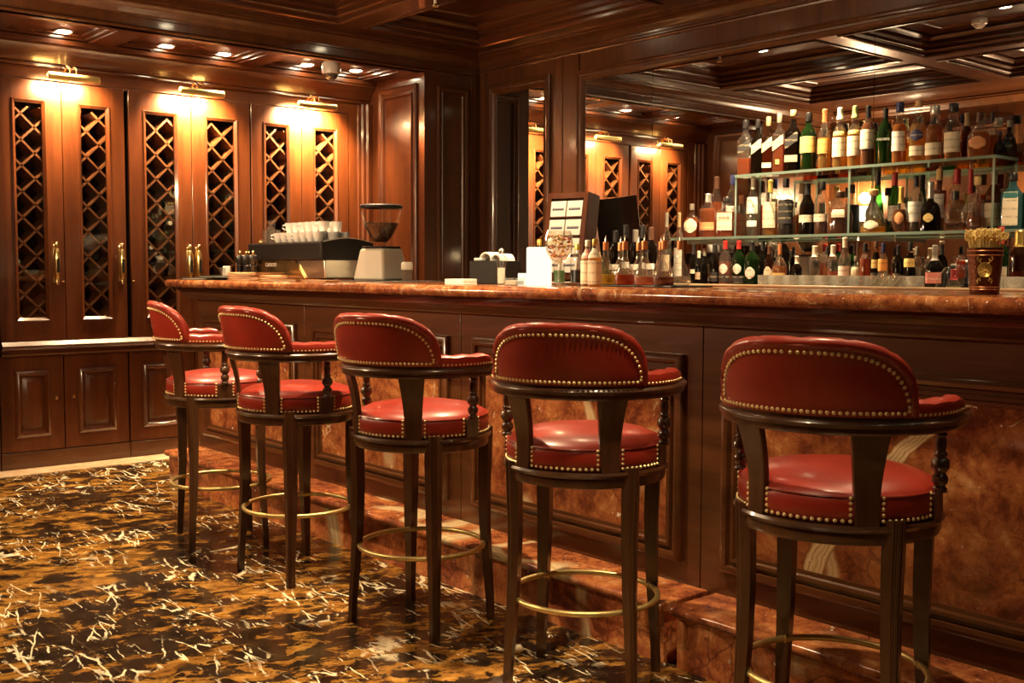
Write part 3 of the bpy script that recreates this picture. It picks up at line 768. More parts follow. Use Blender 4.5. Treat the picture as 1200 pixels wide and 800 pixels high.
# left end and back of the body, cornice under the top
k = MB(); k.box((XL, YWD + .04, 0), (XL + .04, 3.36, 1.10)); k.build('end_board', W['dY'], bar)
k = MB(); k.box((XL + .02, 3.30, 0), (XRB, 3.36, 1.10)); k.build('rear_board', W['dX'], bar)
cor = [(0, 1.062), (.018, 1.062), (.022, 1.070), (.040, 1.076), (.052, 1.090), (.070, 1.100), (.074, 1.112), (.092, 1.114), (.094, 1.122), (.110, 1.124), (.110, 1.134), (0, 1.134)]
k = MB(); k.ext(cor, (0, -1, 0), (0, 0, 1), (XL - .06, YWD, 0), (XRB, YWD, 0))
k.build('cornice', W['dX'], bar)
# marble top with a full bullnose
k = MB()
yn, yb2 = 2.625, 3.40
nose = [(yb2, 1.134), (yb2, ZT), (yn + .024, ZT)] + [(yn + .022 - .022 * math.sin(a), 1.156 + .022 * math.cos(a)) for a in [math.radians(18 * q) for q in range(1, 10)]] + [(yn + .024, 1.134)]
k.loft([[Vector((XL - .09, y, z)) for y, z in nose], [Vector((XRB, y, z)) for y, z in nose]])
o = k.build('worktop', M_TOP, bevel=.006); tag(o, 'long polished red-brown marble bar top with a rounded front edge', 'bar top')
o['category'] = 'bar top'
k = MB(); k.box((-4.45, 3.372, ZT + .0005), (XRB, 3.398, ZT + .010)); ol = k.build('rear_lip', M_BEIGE, o, bevel=.003)
# marble foot step, broken by a narrow gap
def step(x0, x1, label):
    t = thing('foot_step', label, 'step', (0, 0, 0))
    k = MB(); k.box((x0, 2.582, 0), (x1, YWD - .001, .166)); k.build('riser', M_RISER, t)
    k = MB()
    pr = [(YWD - .001, .166), (YWD - .001, .200), (2.575, .200)] + [(2.572 - .017 * math.sin(a), .183 + .017 * math.cos(a)) for a in [math.radians(20 * q) for q in range(1, 9)]] + [(2.575, .166)]
    k.loft([[Vector((x0 - .012, y, z)) for y, z in pr], [Vector((x1 + .012, y, z)) for y, z in pr]])
    k.build('tread', M_STEP, t, bevel=.005)
    return t
gx = at(786, 785, Z=0).x
step(-6.06, gx - .055, 'long red marble foot step along the bar, left of the narrow gap')
step(gx, XRB, 'red marble foot step under the nearest bar stools, right of the narrow gap')

# service shelf behind the bar carrying the glasses
t = thing('service_shelf', 'low steel service shelf behind the bar carrying rows of tumblers', 'shelf', (0, 0, 0))
k = MB(); k.box((-4.4, 3.43, 1.085), (XRB, 3.74, 1.105)); k.build('shelf_board', M_STEEL, t, bevel=.002)
k = MB()
for x in (-4.36, -2.9, -1.4, .18): k.box((x, 3.44, 0), (x + .03, 3.73, 1.085))
k.build('upright', M_STEEL, t)
# back bar under the mirror
t = thing('back_bar', 'dark wooden back bar counter along the mirror wall under the bottle shelves', 'back bar', (0, 0, 0))
k = MB(); k.box((-5.25, 4.45, 0), (1.2, YB - .05, 1.125)); k.build('body', W['dX'], t)
k = MB(); k.box((-5.27, 4.42, 1.125), (1.2, YB - .05, 1.155)); k.build('worktop', M_TOP, t, bevel=.006)
for x in (-5.2, -4.15, -3.1, -2.05, -1.0, .05):
    k = MB(); k.frame((x, 4.45, .2), (1, 0, 0), (0, 0, 1), (0, -1, 0), .98, .82, PANEL, True); k.build('cupboard_door', W['dZ'], t)
# glass shelves
ZS1, ZS2 = 1.748, 1.424
t = thing('glass_shelf_case', 'upper glass shelf case on glass uprights along the mirror', 'glass shelf', (0, 0, 0))
x0, x1, y0, y1 = -3.73, -2.315, 4.745, 4.96
def pane(name, a, c, parent, edge=None):
    k = MB(); k.box(a, c); o = k.build(name, G_SHELF, parent); return o
pane('top_shelf', (x0, y0, ZS1 - .012), (x1, y1, ZS1), t)
k = MB(); k.box((x0, y0 - .0015, ZS1 - .0125), (x1, y0, ZS1 + .0005)); k.box((x1, y0, ZS1 - .0125), (x1 + .0015, y1, ZS1 + .0005)); k.box((x0 - .0015, y0, ZS1 - .0125), (x0, y1, ZS1 + .0005)); k.build('shelf_edge', G_EDGE, t)
for x in (x0 + .001, -3.042, x1 - .012):
    o = pane('upright_pane', (x, y0 + .004, ZS2), (x + .010, y1 - .002, ZS1 - .0125), t)
    k = MB(); k.box((x, y0 + .002, ZS2), (x + .010, y0 + .004, ZS1 - .0125)); k.box((x, y1 - .002, ZS2), (x + .010, y1, ZS1 - .0125)); k.build('pane_edge', G_EDGE, o)
t = thing('glass_shelf', 'long lower glass shelf holding the middle row of bottles', 'glass shelf', (0, 0, 0))
pane('shelf_pane', (-4.17, 4.74, ZS2 - .013), (-.9, 5.06, ZS2 - .001), t)
k = MB(); k.box((-4.17, 4.7385, ZS2 - .0135), (-.9, 4.74, ZS2 - .0005)); k.box((-4.1715, 4.74, ZS2 - .0135), (-4.17, 5.06, ZS2 - .0005)); k.build('shelf_edge', G_EDGE, t)
k = MB()
for x in (-4.1, -3.02, -2.0, -.95): k.box((x, 4.80, ZS2 - .035), (x + .012, YB - .03, ZS2 - .0135))
k.build('bracket', M_STEEL, t)
# ------------------------------------------------------------------ red leather bar stools
def make_stool(label):
    t = thing('bar_stool', label, 'bar stool', (0, 0, 0), 0, 'red leather bar stools along the bar')
    RS = .232
    # upholstered seat
    m = MB()
    m.solid([(RS - .012, .672), (RS - .002, .684), (RS + .004, .70), (RS + .004, .728), (RS - .002, .742), (RS - .014, .754), (RS - .05, .769), (.11, .781), (.05, .785), (.001, .786)], 48)
    seat = m.build('seat', M_LEATHER, t)
    m = MB()
    m.tube([((RS + .001) * math.cos(a), (RS + .001) * math.sin(a), .742) for a in [2 * PI * k / 60 for k in range(60)]], .0028, 6, True)
    m.build('piping', M_LEATHER, seat)
    # turned wooden seat ring
    m = MB()
    m.lathe([(.15, .632), (.222, .630), (.234, .634), (.238, .645), (.236, .660), (.243, .664), (.246, .671), (.243, .678), (.15, .680), (.15, .632)], 56)
    m.build('seat_ring', M_STOOLWOOD, t)
    # brass nails edging each of the four seat sections between the wooden uprights
    blocks = sorted(q % (2 * PI) for q in (math.atan2(-.188, .122), math.atan2(-.188, -.122), math.atan2(-.02, .24), math.atan2(-.02, -.24)))
    for a0, a1 in zip(blocks, blocks[1:] + [blocks[0] + 2 * PI]):
        m = MB(); a0 += .155; a1 -= .155
        n = max(2, round((a1 - a0) / .0683))
        for k in range(n + 1):
            a = a0 + (a1 - a0) * k / n
            d = Vector((math.cos(a), math.sin(a), 0)); nail(m, d * (RS + .0035) + Vector((0, 0, .688)), d)
        for a in (a0, a1):
            d = Vector((math.cos(a), math.sin(a), 0))
            for z in (.702, .715, .728, .740): nail(m, d * (RS + .0035) + Vector((0, 0, z)), d, .0048)
        m.build('edging_nail', M_NAIL, seat)
    # four sabre legs with fluted outer corners
    def leg(sx, sy):
        st = [(.690, .176, .152, .0215), (.60, .174, .150, .0215), (.48, .172, .147, .0200), (.34, .174, .148, .0180), (.20, .180, .154, .0155), (.08, .186, .160, .0135), (0, .188, .162, .0130)]
        secs = []
        for z, x, y, a in st:
            f = [(-a, -a), (a, -a), (a, .15 * a), (.90 * a, .26 * a), (.80 * a, .22 * a), (.80 * a, .42 * a), (.64 * a, .46 * a), (.64 * a, .64 * a), (.46 * a, .64 * a), (.42 * a, .80 * a), (.22 * a, .80 * a), (.26 * a, .90 * a), (.15 * a, a), (-a, a)]
            pts = [Vector((sx * (x + p), sy * (y + q), z)) for p, q in f]
            secs.append(pts)
        mm = MB(); mm.loft(secs); mm.build('leg', M_STOOLWOOD, t, smooth=25)
    for sx in (-1, 1):
        for sy in (-1, 1): leg(sx, sy)
    # brass foot ring with its brackets
    m = MB(); m.tube([(.219 * math.cos(a), .219 * math.sin(a), .275) for a in [2 * PI * k / 56 for k in range(56)]], .0085, 10, True)
    ring = m.build('foot_ring', M_OLDBRASS, t)
    for sx in (-1, 1):
        for sy in (-1, 1):
            a = math.atan2(sy * .15, sx * .177); d = Vector((math.cos(a), math.sin(a), 0)); e = Vector((-d.y, d.x, 0))
            mm = MB()
            mm.loft([[d * .222 + e * q + Vector((0, 0, z)) for q, z in ((-.009, .248), (.009, .248), (.011, .275), (.009, .302), (0, .309), (-.009, .302), (-.011, .275))], [d * .226 + e * q + Vector((0, 0, z)) for q, z in ((-.009, .248), (.009, .248), (.011, .275), (.009, .302), (0, .309), (-.009, .302), (-.011, .275))]])
            mm.tube([d * .219 + e * -.008 + Vector((0, 0, .275)), d * .219 + e * .008 + Vector((0, 0, .275))], .0115, 10)
            nail(mm, d * .222 + Vector((0, 0, .297)), -d, .004)
            mm.build('bracket', M_OLDBRASS, ring)
    # two flat splats carrying the rail
    for s in (-1, 1):
        secs = []
        for k in range(9):
            q = k / 8
            z = .672 + (.888 - .672) * q
            lean = .003 + .026 * q ** 1.6
            wd = .0275 + .0165 * q ** 1.8
            base = Vector((s * .122, -.188, 0)).normalized()
            bend = .008 * math.sin(PI * q)
            tt = Vector((-base.y, base.x, 0)) * s
            c0 = base * (.230 + lean - bend) + tt * (-.004 * q)
            secs.append([c0 + tt * (wd * u) + base * v + Vector((0, 0, z)) for u, v in ((-1, -.0085), (1, -.0085), (1, .0085), (-1, .0085))])
        mm = MB(); mm.loft(secs); mm.build('back_splat', M_STOOLWOOD, t, bevel=.003)
    # turned arm posts on their seat blocks
    for s in (-1, 1):
        mm = MB()
        px_, py_ = s * .240, -.02
        prof = [(.0, .738), (.0165, .738), (.0165, .748), (.011, .752), (.018, .762), (.0185, .772), (.0115, .782), (.0215, .796), (.0195, .812), (.0115, .820), (.0165, .825), (.0115, .831), (.0135, .850), (.0105, .866), (.0155, .870), (.0105, .875), (.0125, .892), (0, .893)]
        mm.lathe(prof, 18, (px_, py_, 0))
        base = Vector((px_, py_, 0)).normalized(); e = Vector((-base.y, base.x, 0))
        mm.loft([[base * r + e * q + Vector((0, 0, z)) for r, q in ((.190, -.028), (.241, -.030), (.241, .030), (.190, .028))] for z in (.672, .74)])
        mm.build('arm_post', M_STOOLWOOD, t, bevel=.002)
    # horseshoe rail: arc round the back, straight arms running forward
    RR = .256
    def upath(r, y_end, n=34):
        pts = [(Vector((r, y_end, 0)), Vector((1, 0, 0)))]
        for y in (y_end * .66, y_end * .33): pts.append((Vector((r, y, 0)), Vector((1, 0, 0))))
        for k in range(n + 1):
            a = -PI * k / n
            pts.append((Vector((r * math.cos(a), r * math.sin(a), 0)), Vector((math.cos(a), math.sin(a), 0))))
        for y in (y_end * .33, y_end * .66): pts.append((Vector((-r, y, 0)), Vector((-1, 0, 0))))
        pts.append((Vector((-r, y_end, 0)), Vector((-1, 0, 0))))
        return pts
    def rail(name, mat, path, prof, parent, endscale=1.0):
        secs = []
        for i, (p, d) in enumerate(path):
            k = endscale if i in (0, len(path) - 1) else 1.0
            secs.append([p + d * (a * k) + Vector((0, 0, .905 + (z - .905) * k)) for a, z in prof])
        mm = MB(); mm.loft(secs); return mm.build(name, mat, parent)
    rail('arm_rail', M_STOOLWOOD, upath(RR, .125), [(-.026, .884), (.018, .884), (.022, .889), (.022, .898), (.027, .901), (.029, .908), (.026, .914), (.020, .917), (.020, .924), (-.026, .924)], t, .8)
    # low leather arm pads with nails
    full = upath(RR, .040)
    for s in (-1, 1):
        pts = [(Vector((s * RR, .045, 0)), Vector((s, 0, 0))), (Vector((s * RR, .03, 0)), Vector((s, 0, 0)))]
        for k in range(11):
            a = (0 - math.radians(44) * k / 10); pts.append((Vector((s * RR * math.cos(a), RR * math.sin(a), 0)), Vector((s * math.cos(a), math.sin(a), 0))))
        secs = []
        for i, (p, d) in enumerate(pts):
            k = .35 if i == 0 else (.85 if i == 1 else 1.0)
            puff = 1 + .10 * abs(math.sin(i * PI / 4))
            secs.append([p + d * a * min(1, k + .25) + Vector((0, 0, .922 + (z - .922) * k * puff)) for a, z in ((-.026, .922), (.021, .922), (.024, .936), (.020, .950), (.010, .957), (-.012, .957), (-.024, .948), (-.028, .935))])
        mm = MB(); mm.loft(secs); pad = mm.build('arm_pad', M_LEATHER, t)
        mm = MB()
        for k in range(16):
            y = .030 - .0135 * k
            if y > 0: p, d = Vector((s * RR, y, 0)), Vector((s, 0, 0))
            else:
                a = y / RR; p, d = Vector((s * RR * math.cos(a), RR * math.sin(a), 0)), Vector((s * math.cos(a), math.sin(a), 0))
            nail(mm, p + d * .0215 + Vector((0, 0, .9285)), d, .0045)
        mm.build('edging_nail', M_NAIL, pad)
    # tall curved backrest, rounded at the ends, leaning back
    A = math.radians(51); nA = 36
    Z0, HT = .924, .170
    def top(q): return Z0 + .020 + (HT - .020) * max(0.0, 1 - abs(q) ** 3.4) ** .5
    def lean(z): return .012 + .15 * (z - Z0)
    secs = []; 
    def bp(q, z, off):
        a = -PI / 2 + A * q
        r = RR + lean(z) + off
        return Vector((r * math.cos(a), r * math.sin(a), z))
    for k in range(nA + 1):
        q = -1 + 2 * k / nA; q = math.copysign(abs(q) ** .85, q)
        zt = top(q); h = zt - Z0; ro = min(.016, h * .4)
        s = [bp(q, Z0, .010), bp(q, Z0 + .012, .013), bp(q, Z0 + h * .35, .016), bp(q, Z0 + h * .6, .016), bp(q, zt - ro * 1.6, .014), bp(q, zt - ro * .9, .018), bp(q, zt - ro * .3, .012), bp(q, zt, -.002), bp(q, zt - ro * .3, -.022), bp(q, zt - ro, -.034), bp(q, Z0 + h * .5, -.042), bp(q, Z0 + .015, -.036), bp(q, Z0, -.030)]
        secs.append(s)
    mm = MB(); mm.loft(secs); back = mm.build('backrest', M_LEATHER, t)
    # rolled edge that wraps over the top
    path = []
    for k in range(41):
        q = -1 + 2 * k / 40
        q = math.copysign(abs(q) ** .8, q); path.append(bp(q * .995, top(q) - .010, .004))
    path = [bp(-.995, Z0 + .004, .004)] + path + [bp(.995, Z0 + .004, .004)]
    mm = MB(); mm.tube(path, [.010] + [.0125 if k in (7, 14, 20, 26, 33) else .0148 for k in range(41)] + [.010], 10); mm.build('rolled_edge', M_LEATHER, back)
    mm = MB()
    # nails following the outline and the lower edge
    poly = []
    for k in range(201):
        q = -1 + 2 * k / 200; q = math.copysign(abs(q) ** .6, q) * .925
        poly.append((q, Z0 + .012 + (top(q / .925 * .985) - .030 - Z0 - .012)))
    def walk(pl, gap):
        acc = gap; last = None
        for q, z in pl:
            p = bp(q, z, .017)
            if last is not None: acc += (p - last).length
            last = p
            if acc >= gap:
                a = -PI / 2 + A * q
                nail(mm, p, (math.cos(a), math.sin(a), -.12), .0052); acc = 0
    walk([(-.925, Z0 + .012 + .0005 * k) for k in range(0, 30)] + [p for p in poly if p[1] > Z0 + .02] + [(.925, Z0 + .026 - .0005 * k) for k in range(0, 30)], .0128)
    walk([(-.905 + 1.81 * k / 300, Z0 + .010) for k in range(301)], .0128)
    mm.build('edging_nail', M_NAIL, back)
    return t
ST = [(-4.668, 2.235, -15.9, 'red leather bar stool farthest from the camera, turned side-on beside the wine cabinets'),
      (-3.966, 2.236, 4.0, 'second red leather bar stool from the cabinet end of the bar'),
      (-3.127, 2.254, 14.8, 'red leather bar stool in the middle of the row of five'),
      (-2.332, 2.281, 30.0, 'red leather bar stool fourth from the cabinets, backrest turned square to the camera'),
      (-1.491, 2.309, 16.0, 'red leather bar stool nearest the camera, its feet cut off by the picture edge')]
s0 = make_stool(ST[0][3])
for i, (x, y, a, lab) in enumerate(ST):
    if i == 0: place(s0, (x, y, 0), math.radians(a))
    else: dup(s0, (x, y, 0), math.radians(a), lab)
# ------------------------------------------------------------------ bottles
SHAPES = {  # (r, z) as shares of half width and height; p = squareness; z below which it is square; depth share
 'round': ([(.86, 0), (1, .012), (1, .57), (.95, .63), (.72, .70), (.44, .755), (.36, .79), (.33, .86), (.33, .95), (.37, .955), (.37, .985)], 2, None, 1),
 'square': ([(.90, 0), (1, .012), (1, .60), (.96, .64), (.72, .70), (.48, .75), (.40, .78), (.36, .85), (.36, .97), (.36, .985)], 7, .69, 1),
 'slim': ([(.86, 0), (1, .01), (1, .50), (.93, .58), (.62, .68), (.44, .76), (.40, .82), (.38, .95), (.42, .955), (.42, .985)], 2, None, 1),
 'malt': ([(.88, 0), (1, .012), (1, .52), (.97, .57), (.78, .64), (.50, .69), (.46, .72), (.53, .77), (.50, .82), (.40, .86), (.36, .90), (.36, .985)], 2, None, 1),
 'riesling': ([(.86, 0), (1, .01), (1, .34), (.93, .44), (.74, .56), (.53, .68), (.42, .78), (.40, .98)], 2, None, 1),
 'wine': ([(.88, 0), (1, .01), (1, .60), (.94, .66), (.62, .73), (.42, .78), (.40, .97), (.42, .985)], 2, None, 1),
 'squat': ([(.85, 0), (1, .02), (1, .40), (.94, .50), (.70, .60), (.36, .68), (.26, .73), (.25, .80), (.29, .83), (.29, .86)], 2.6, .62, .7),
 'pear': ([(.84, 0), (1, .03), (.99, .14), (.88, .30), (.68, .44), (.46, .56), (.32, .66), (.28, .76), (.30, .86), (.32, .87)], 2, None, .75),
 'bell': ([(.90, 0), (1, .02), (.97, .20), (.86, .38), (.80, .48), (.62, .56), (.30, .61), (.27, .66), (.26, .80), (.31, .84)], 3, .56, .75),
 'flask': ([(.80, 0), (1, .05), (1, .46), (.92, .56), (.66, .66), (.36, .72), (.30, .76), (.30, .86)], 3, .68, .6),
 'globe': ([(.55, 0), (.80, .04), (1, .20), (1, .34), (.82, .50), (.50, .60), (.28, .66), (.26, .84)], 2, None, .85),
 'carafe': ([(.62, 0), (.88, .02), (1, .09), (.97, .19), (.80, .32), (.55, .46), (.33, .58), (.27, .66), (.26, .80), (.30, .81)], 2, None, 1),
}
def rad_at(prof, z):
    for (r0, z0), (r1, z1) in zip(prof, prof[1:]):
        if z0 <= z <= z1: return r0 + (r1 - r0) * ((z - z0) / max(1e-6, z1 - z0))
    return prof[-1][0]
def bottle(name, x, y, z0, h, hw, shape, glass, liq=None, fill=.5, cap='black', cap0=.86, labels=(), label='', group=None, capw=1.25, face=None, text=None, n=16):
    prof, p, pz, sy = SHAPES[shape]
    P = [(r * hw, z * h) for r, z in prof if z <= max(cap0 + .06, .7)]
    m = MB(); m.lathe([(0, 0)] + P, n if p == 2 else 24, p=p, pz=None if pz is None else pz * h, sy=sy)
    o = m.build(name, glass); o.location = (x, y, z0)
    view = math.atan2(-y, -x)
    if face is None: face = view * .55 + (-PI / 2) * .45
    rz = face + PI / 2
    o.rotation_euler = (0, 0, rz)
    tag(o, label, 'bottle', group)
    if liq:
        LP = [(r * hw * .93, min(z, fill) * h) for r, z in prof if z < fill] + [(rad_at(prof, fill) * hw * .93, fill * h)]
        LP[0] = (LP[0][0], .012 * h)
        m = MB(); m.solid(LP, n if p == 2 else 24, p=p, pz=None if pz is None else pz * h, sy=sy); m.build('liquid', L[liq], o)
    if cap:
        r = rad_at(prof, cap0) * hw
        m = MB()
        if cap0 >= .84:
            m.solid([(r * capw * .94, cap0 * h), (r * capw, (cap0 + .01) * h), (r * capw * .97, .985 * h), (r * capw * .85, h)], 14)
        else:
            zs = [cap0 + (.985 - cap0) * k / 10 for k in range(11)]
            m.solid([(min(rad_at(prof, q) * hw * 1.05 + .0006, r * 1.1), q * h) for q in zs] + [(rad_at(prof, .985) * hw * .9, h)], 14)
        m.build('capsule' if cap0 < .9 else 'stopper', CP[cap], o)
    for lb in labels:
        a, c, mat = lb[0], lb[1], lb[2]
        half = math.radians(lb[3] if len(lb) > 3 else 62); sl = lb[4] if len(lb) > 4 else 0.0
        m = MB(); vs = []; K = 12; R = 4
        for i in range(R + 1):
            for k in range(K + 1):
                t = -half + 2 * half * k / K; th = -PI / 2 + t
                q = 2.0 if (pz is not None and (a + c) / 2 > pz) else p
                cx, sx = math.cos(th), math.sin(th)
                kk = 1.0 if q <= 2 else (abs(cx) ** q + abs(sx) ** q) ** (-1 / q)
                zz = a + (c - a) * i / R + sl * math.sin(t)
                rr = (rad_at(prof, max(0.02, min(.98, zz))) * hw + .0012)
                if len(lb) > 5 and lb[5] == 'oval':
                    e = (2 * i / R - 1); kx = max(.05, (1 - e * e)) ** .5
                    th = -PI / 2 + t * kx; cx, sx = math.cos(th), math.sin(th); kk = 1.0 if q <= 2 else (abs(cx) ** q + abs(sx) ** q) ** (-1 / q)
                vs.append((rr * kk * cx, rr * kk * sx * sy - (.0006 if sy < 1 else 0), zz * h))
        fs = [(i * (K + 1) + k, i * (K + 1) + k + 1, (i + 1) * (K + 1) + k + 1, (i + 1) * (K + 1) + k) for i in range(R) for k in range(K)]
        m.add(vs, fs); m.build('paper_label', LB[mat], o)
    if text:
        txt, zc, size, mat = text
        text_mesh('lettering', txt, size, mat, o, (0, -rad_at(prof, zc) * hw * sy - .0022, zc * h))
    if False:
        txt, zc, size, mat = text
        cu = bpy.data.curves.new('lettering', 'FONT'); cu.body = txt; cu.size = size; cu.align_x = 'CENTER'; cu.align_y = 'CENTER'; cu.extrude = .0003
        to = bpy.data.objects.new('lettering', cu); COL.objects.link(to); to.parent = o
        rr = rad_at(prof, zc) * hw * (1 if p == 2 else 1.0) * sy
        to.location = (0, -rr - .0022, zc * h); to.rotation_euler = (PI / 2, 0, 0)
        cu.materials.append(mat)
    return o
def row(entries, zb, group):
    for e in entries:
        px, ytop, wpx, Y = e[0], e[1], e[2], e[3]
        p = at(px, ytop, Y=Y); d = depth(p); hw = wpx / 2 * d / F
        kw = dict(e[-1]); nm = kw.pop('name', 'liquor_bottle')
        bottle(nm, p.x, p.y, zb + .0005, p.z - zb, hw, e[4], e[5], e[6], e[7], e[8], e[9], e[10], label=e[11], group=group, **kw)
INK = plain('dark_ink', (.05, .035, .03), .6); PALEINK = plain('pale_ink', (.75, .72, .62), .6)
Y1, Y2 = 4.812, 4.905
sl = lambda mat, a=.42, c=.58: ((a, c, mat, 44, .085),)
TOP = [
 (874, 141, 16, Y1, 'square', G_CLEAR, 'red', .30, 'black', .84, sl('black'), 'clear square whisky bottle with slanted black label, nearly empty, first on the upper glass shelf', {}),
 (888.5, 140, 13, Y1, 'square', G_DARK, None, 0, 'black', .84, sl('tan'), 'black square whisky bottle with pale slanted label, second on the upper glass shelf', {}),
 (901, 137, 13, Y1, 'square', G_BROWN, 'red', .55, 'tan', .84, sl('tan') + ((.10, .19, 'cream', 40),), 'amber square whisky bottle with slanted tan label, third on the upper glass shelf', {}),
 (914, 133, 14, Y1, 'square', G_CLEAR, 'red', .50, 'grey', .84, sl('tan') + ((.14, .22, 'gold', 18),), 'square whisky bottle with tan slanted label and grey cap beside the larger black-labelled one', {}),
 (930, 129, 16.5, Y1 - .01, 'square', G_DARK, 'brown', .6, 'cork', .90, sl('black') + ((.15, .26, 'tan', 44),), 'large dark square whisky bottle with black slanted label and cork-coloured cap on the upper shelf', {}),
 (948, 132, 19, Y1, 'round', G_GREEN, 'gold', .5, 'black', .84, ((.30, .58, 'yellow', 70),), 'green bottle with a big square yellow label on the upper glass shelf', {}),
 (967, 128, 15, Y1, 'slim', G_CLEAR, 'gold', .52, 'copper', .78, ((.26, .50, 'orange', 70),), 'slim bottle with orange label and copper capsule on the upper glass shelf', {}),
 (985, 126, 16.5, Y1, 'malt', G_CLEAR, 'gold', .60, 'white', .80, ((.18, .50, 'cream', 68), (.53, .60, 'gold', 50)), 'malt bottle with cream label and pale capsule, left of its greenish-capped twin', {}),
 (1002.5, 124, 16.5, Y1, 'malt', G_CLEAR, 'gold', .60, 'green', .80, ((.18, .50, 'cream', 68), (.53, .60, 'green' if False else 'gold', 50)), 'malt bottle with cream label and greenish capsule, right of its pale-capped twin', {}),
 (1018, 124, 17, Y1, 'round', G_CLEAR, 'brown', .72, 'black', .80, ((.28, .60, 'cream', 66),), 'brown bottle with a cream label and black-and-white capsule on the upper glass shelf', {}),
 (1038, 127, 17, Y1, 'round', G_GREEN, None, 0, 'black', .82, (), 'very dark green bottle lettered in white on the upper glass shelf', {'text': ('ARDBEG', .44, .016, PALEINK)}),
 (1055, 120, 17, Y1, 'malt', G_CLEAR, 'amber', .64, 'blue', .84, ((.20, .52, 'white', 60),), 'amber malt bottle with a tall white label and navy capsule on the upper glass shelf', {}),
 (1077, 118, 19, Y1, 'malt', G_CLEAR, 'gold', .62, 'cork', .90, ((.10, .26, 'cream', 66), (.34, .52, 'blue', 50, 0, 'oval')), 'tall malt bottle with a navy shield and yellow stopper on the upper glass shelf', {}),
 (1096, 124, 20, Y1, 'malt', G_CLEAR, 'amber', .66, 'silver', .84, ((.10, .32, 'cream', 66),), 'bulb-necked amber bottle with silvery capsule and low cream label on the upper glass shelf', {}),
 (1118, 121, 20, Y1, 'malt', G_CLEAR, 'amber', .30, 'black', .84, ((.12, .48, 'cream', 62),), 'half-empty malt bottle with a tall cream label and black capsule, upper shelf', {}),
 (1133.5, 132, 13, Y2, 'slim', G_BROWN, 'red', .5, 'tan', .72, (), 'amber bottle with a thick tan capsule at the back of the upper shelf', {}),
 (1148, 131.5, 25, Y1, 'squat', G_CLEAR, 'amber', .55, 'brown', .80, ((.18, .46, 'copper', 44, 0, 'oval'),), 'wide-shouldered decanter bottle with an oval copper label on the upper glass shelf', {}),
 (1163, 131, 14, Y2 + .03, 'squat', G_CLEAR, 'amber', .5, 'black', .80, (), 'unlabelled amber bottle with black stopper behind the wide-shouldered decanter bottle', {}),
 (1172, 154, 13, Y2 - .03, 'globe', G_DARK, None, 0, 'black', .84, (), 'small dark round bottle at the right end of the upper glass shelf', {}),
 (1183, 141, 18, Y2 + .03, 'globe', G_BROWN, 'brown', .5, 'grey', .82, ((.20, .40, 'black', 36, 0, 'oval'),), 'squat round cognac bottle with a grey stopper at the very end of the upper shelf', {}),
]
row(TOP, ZS1, 'bottles on the upper glass shelf')
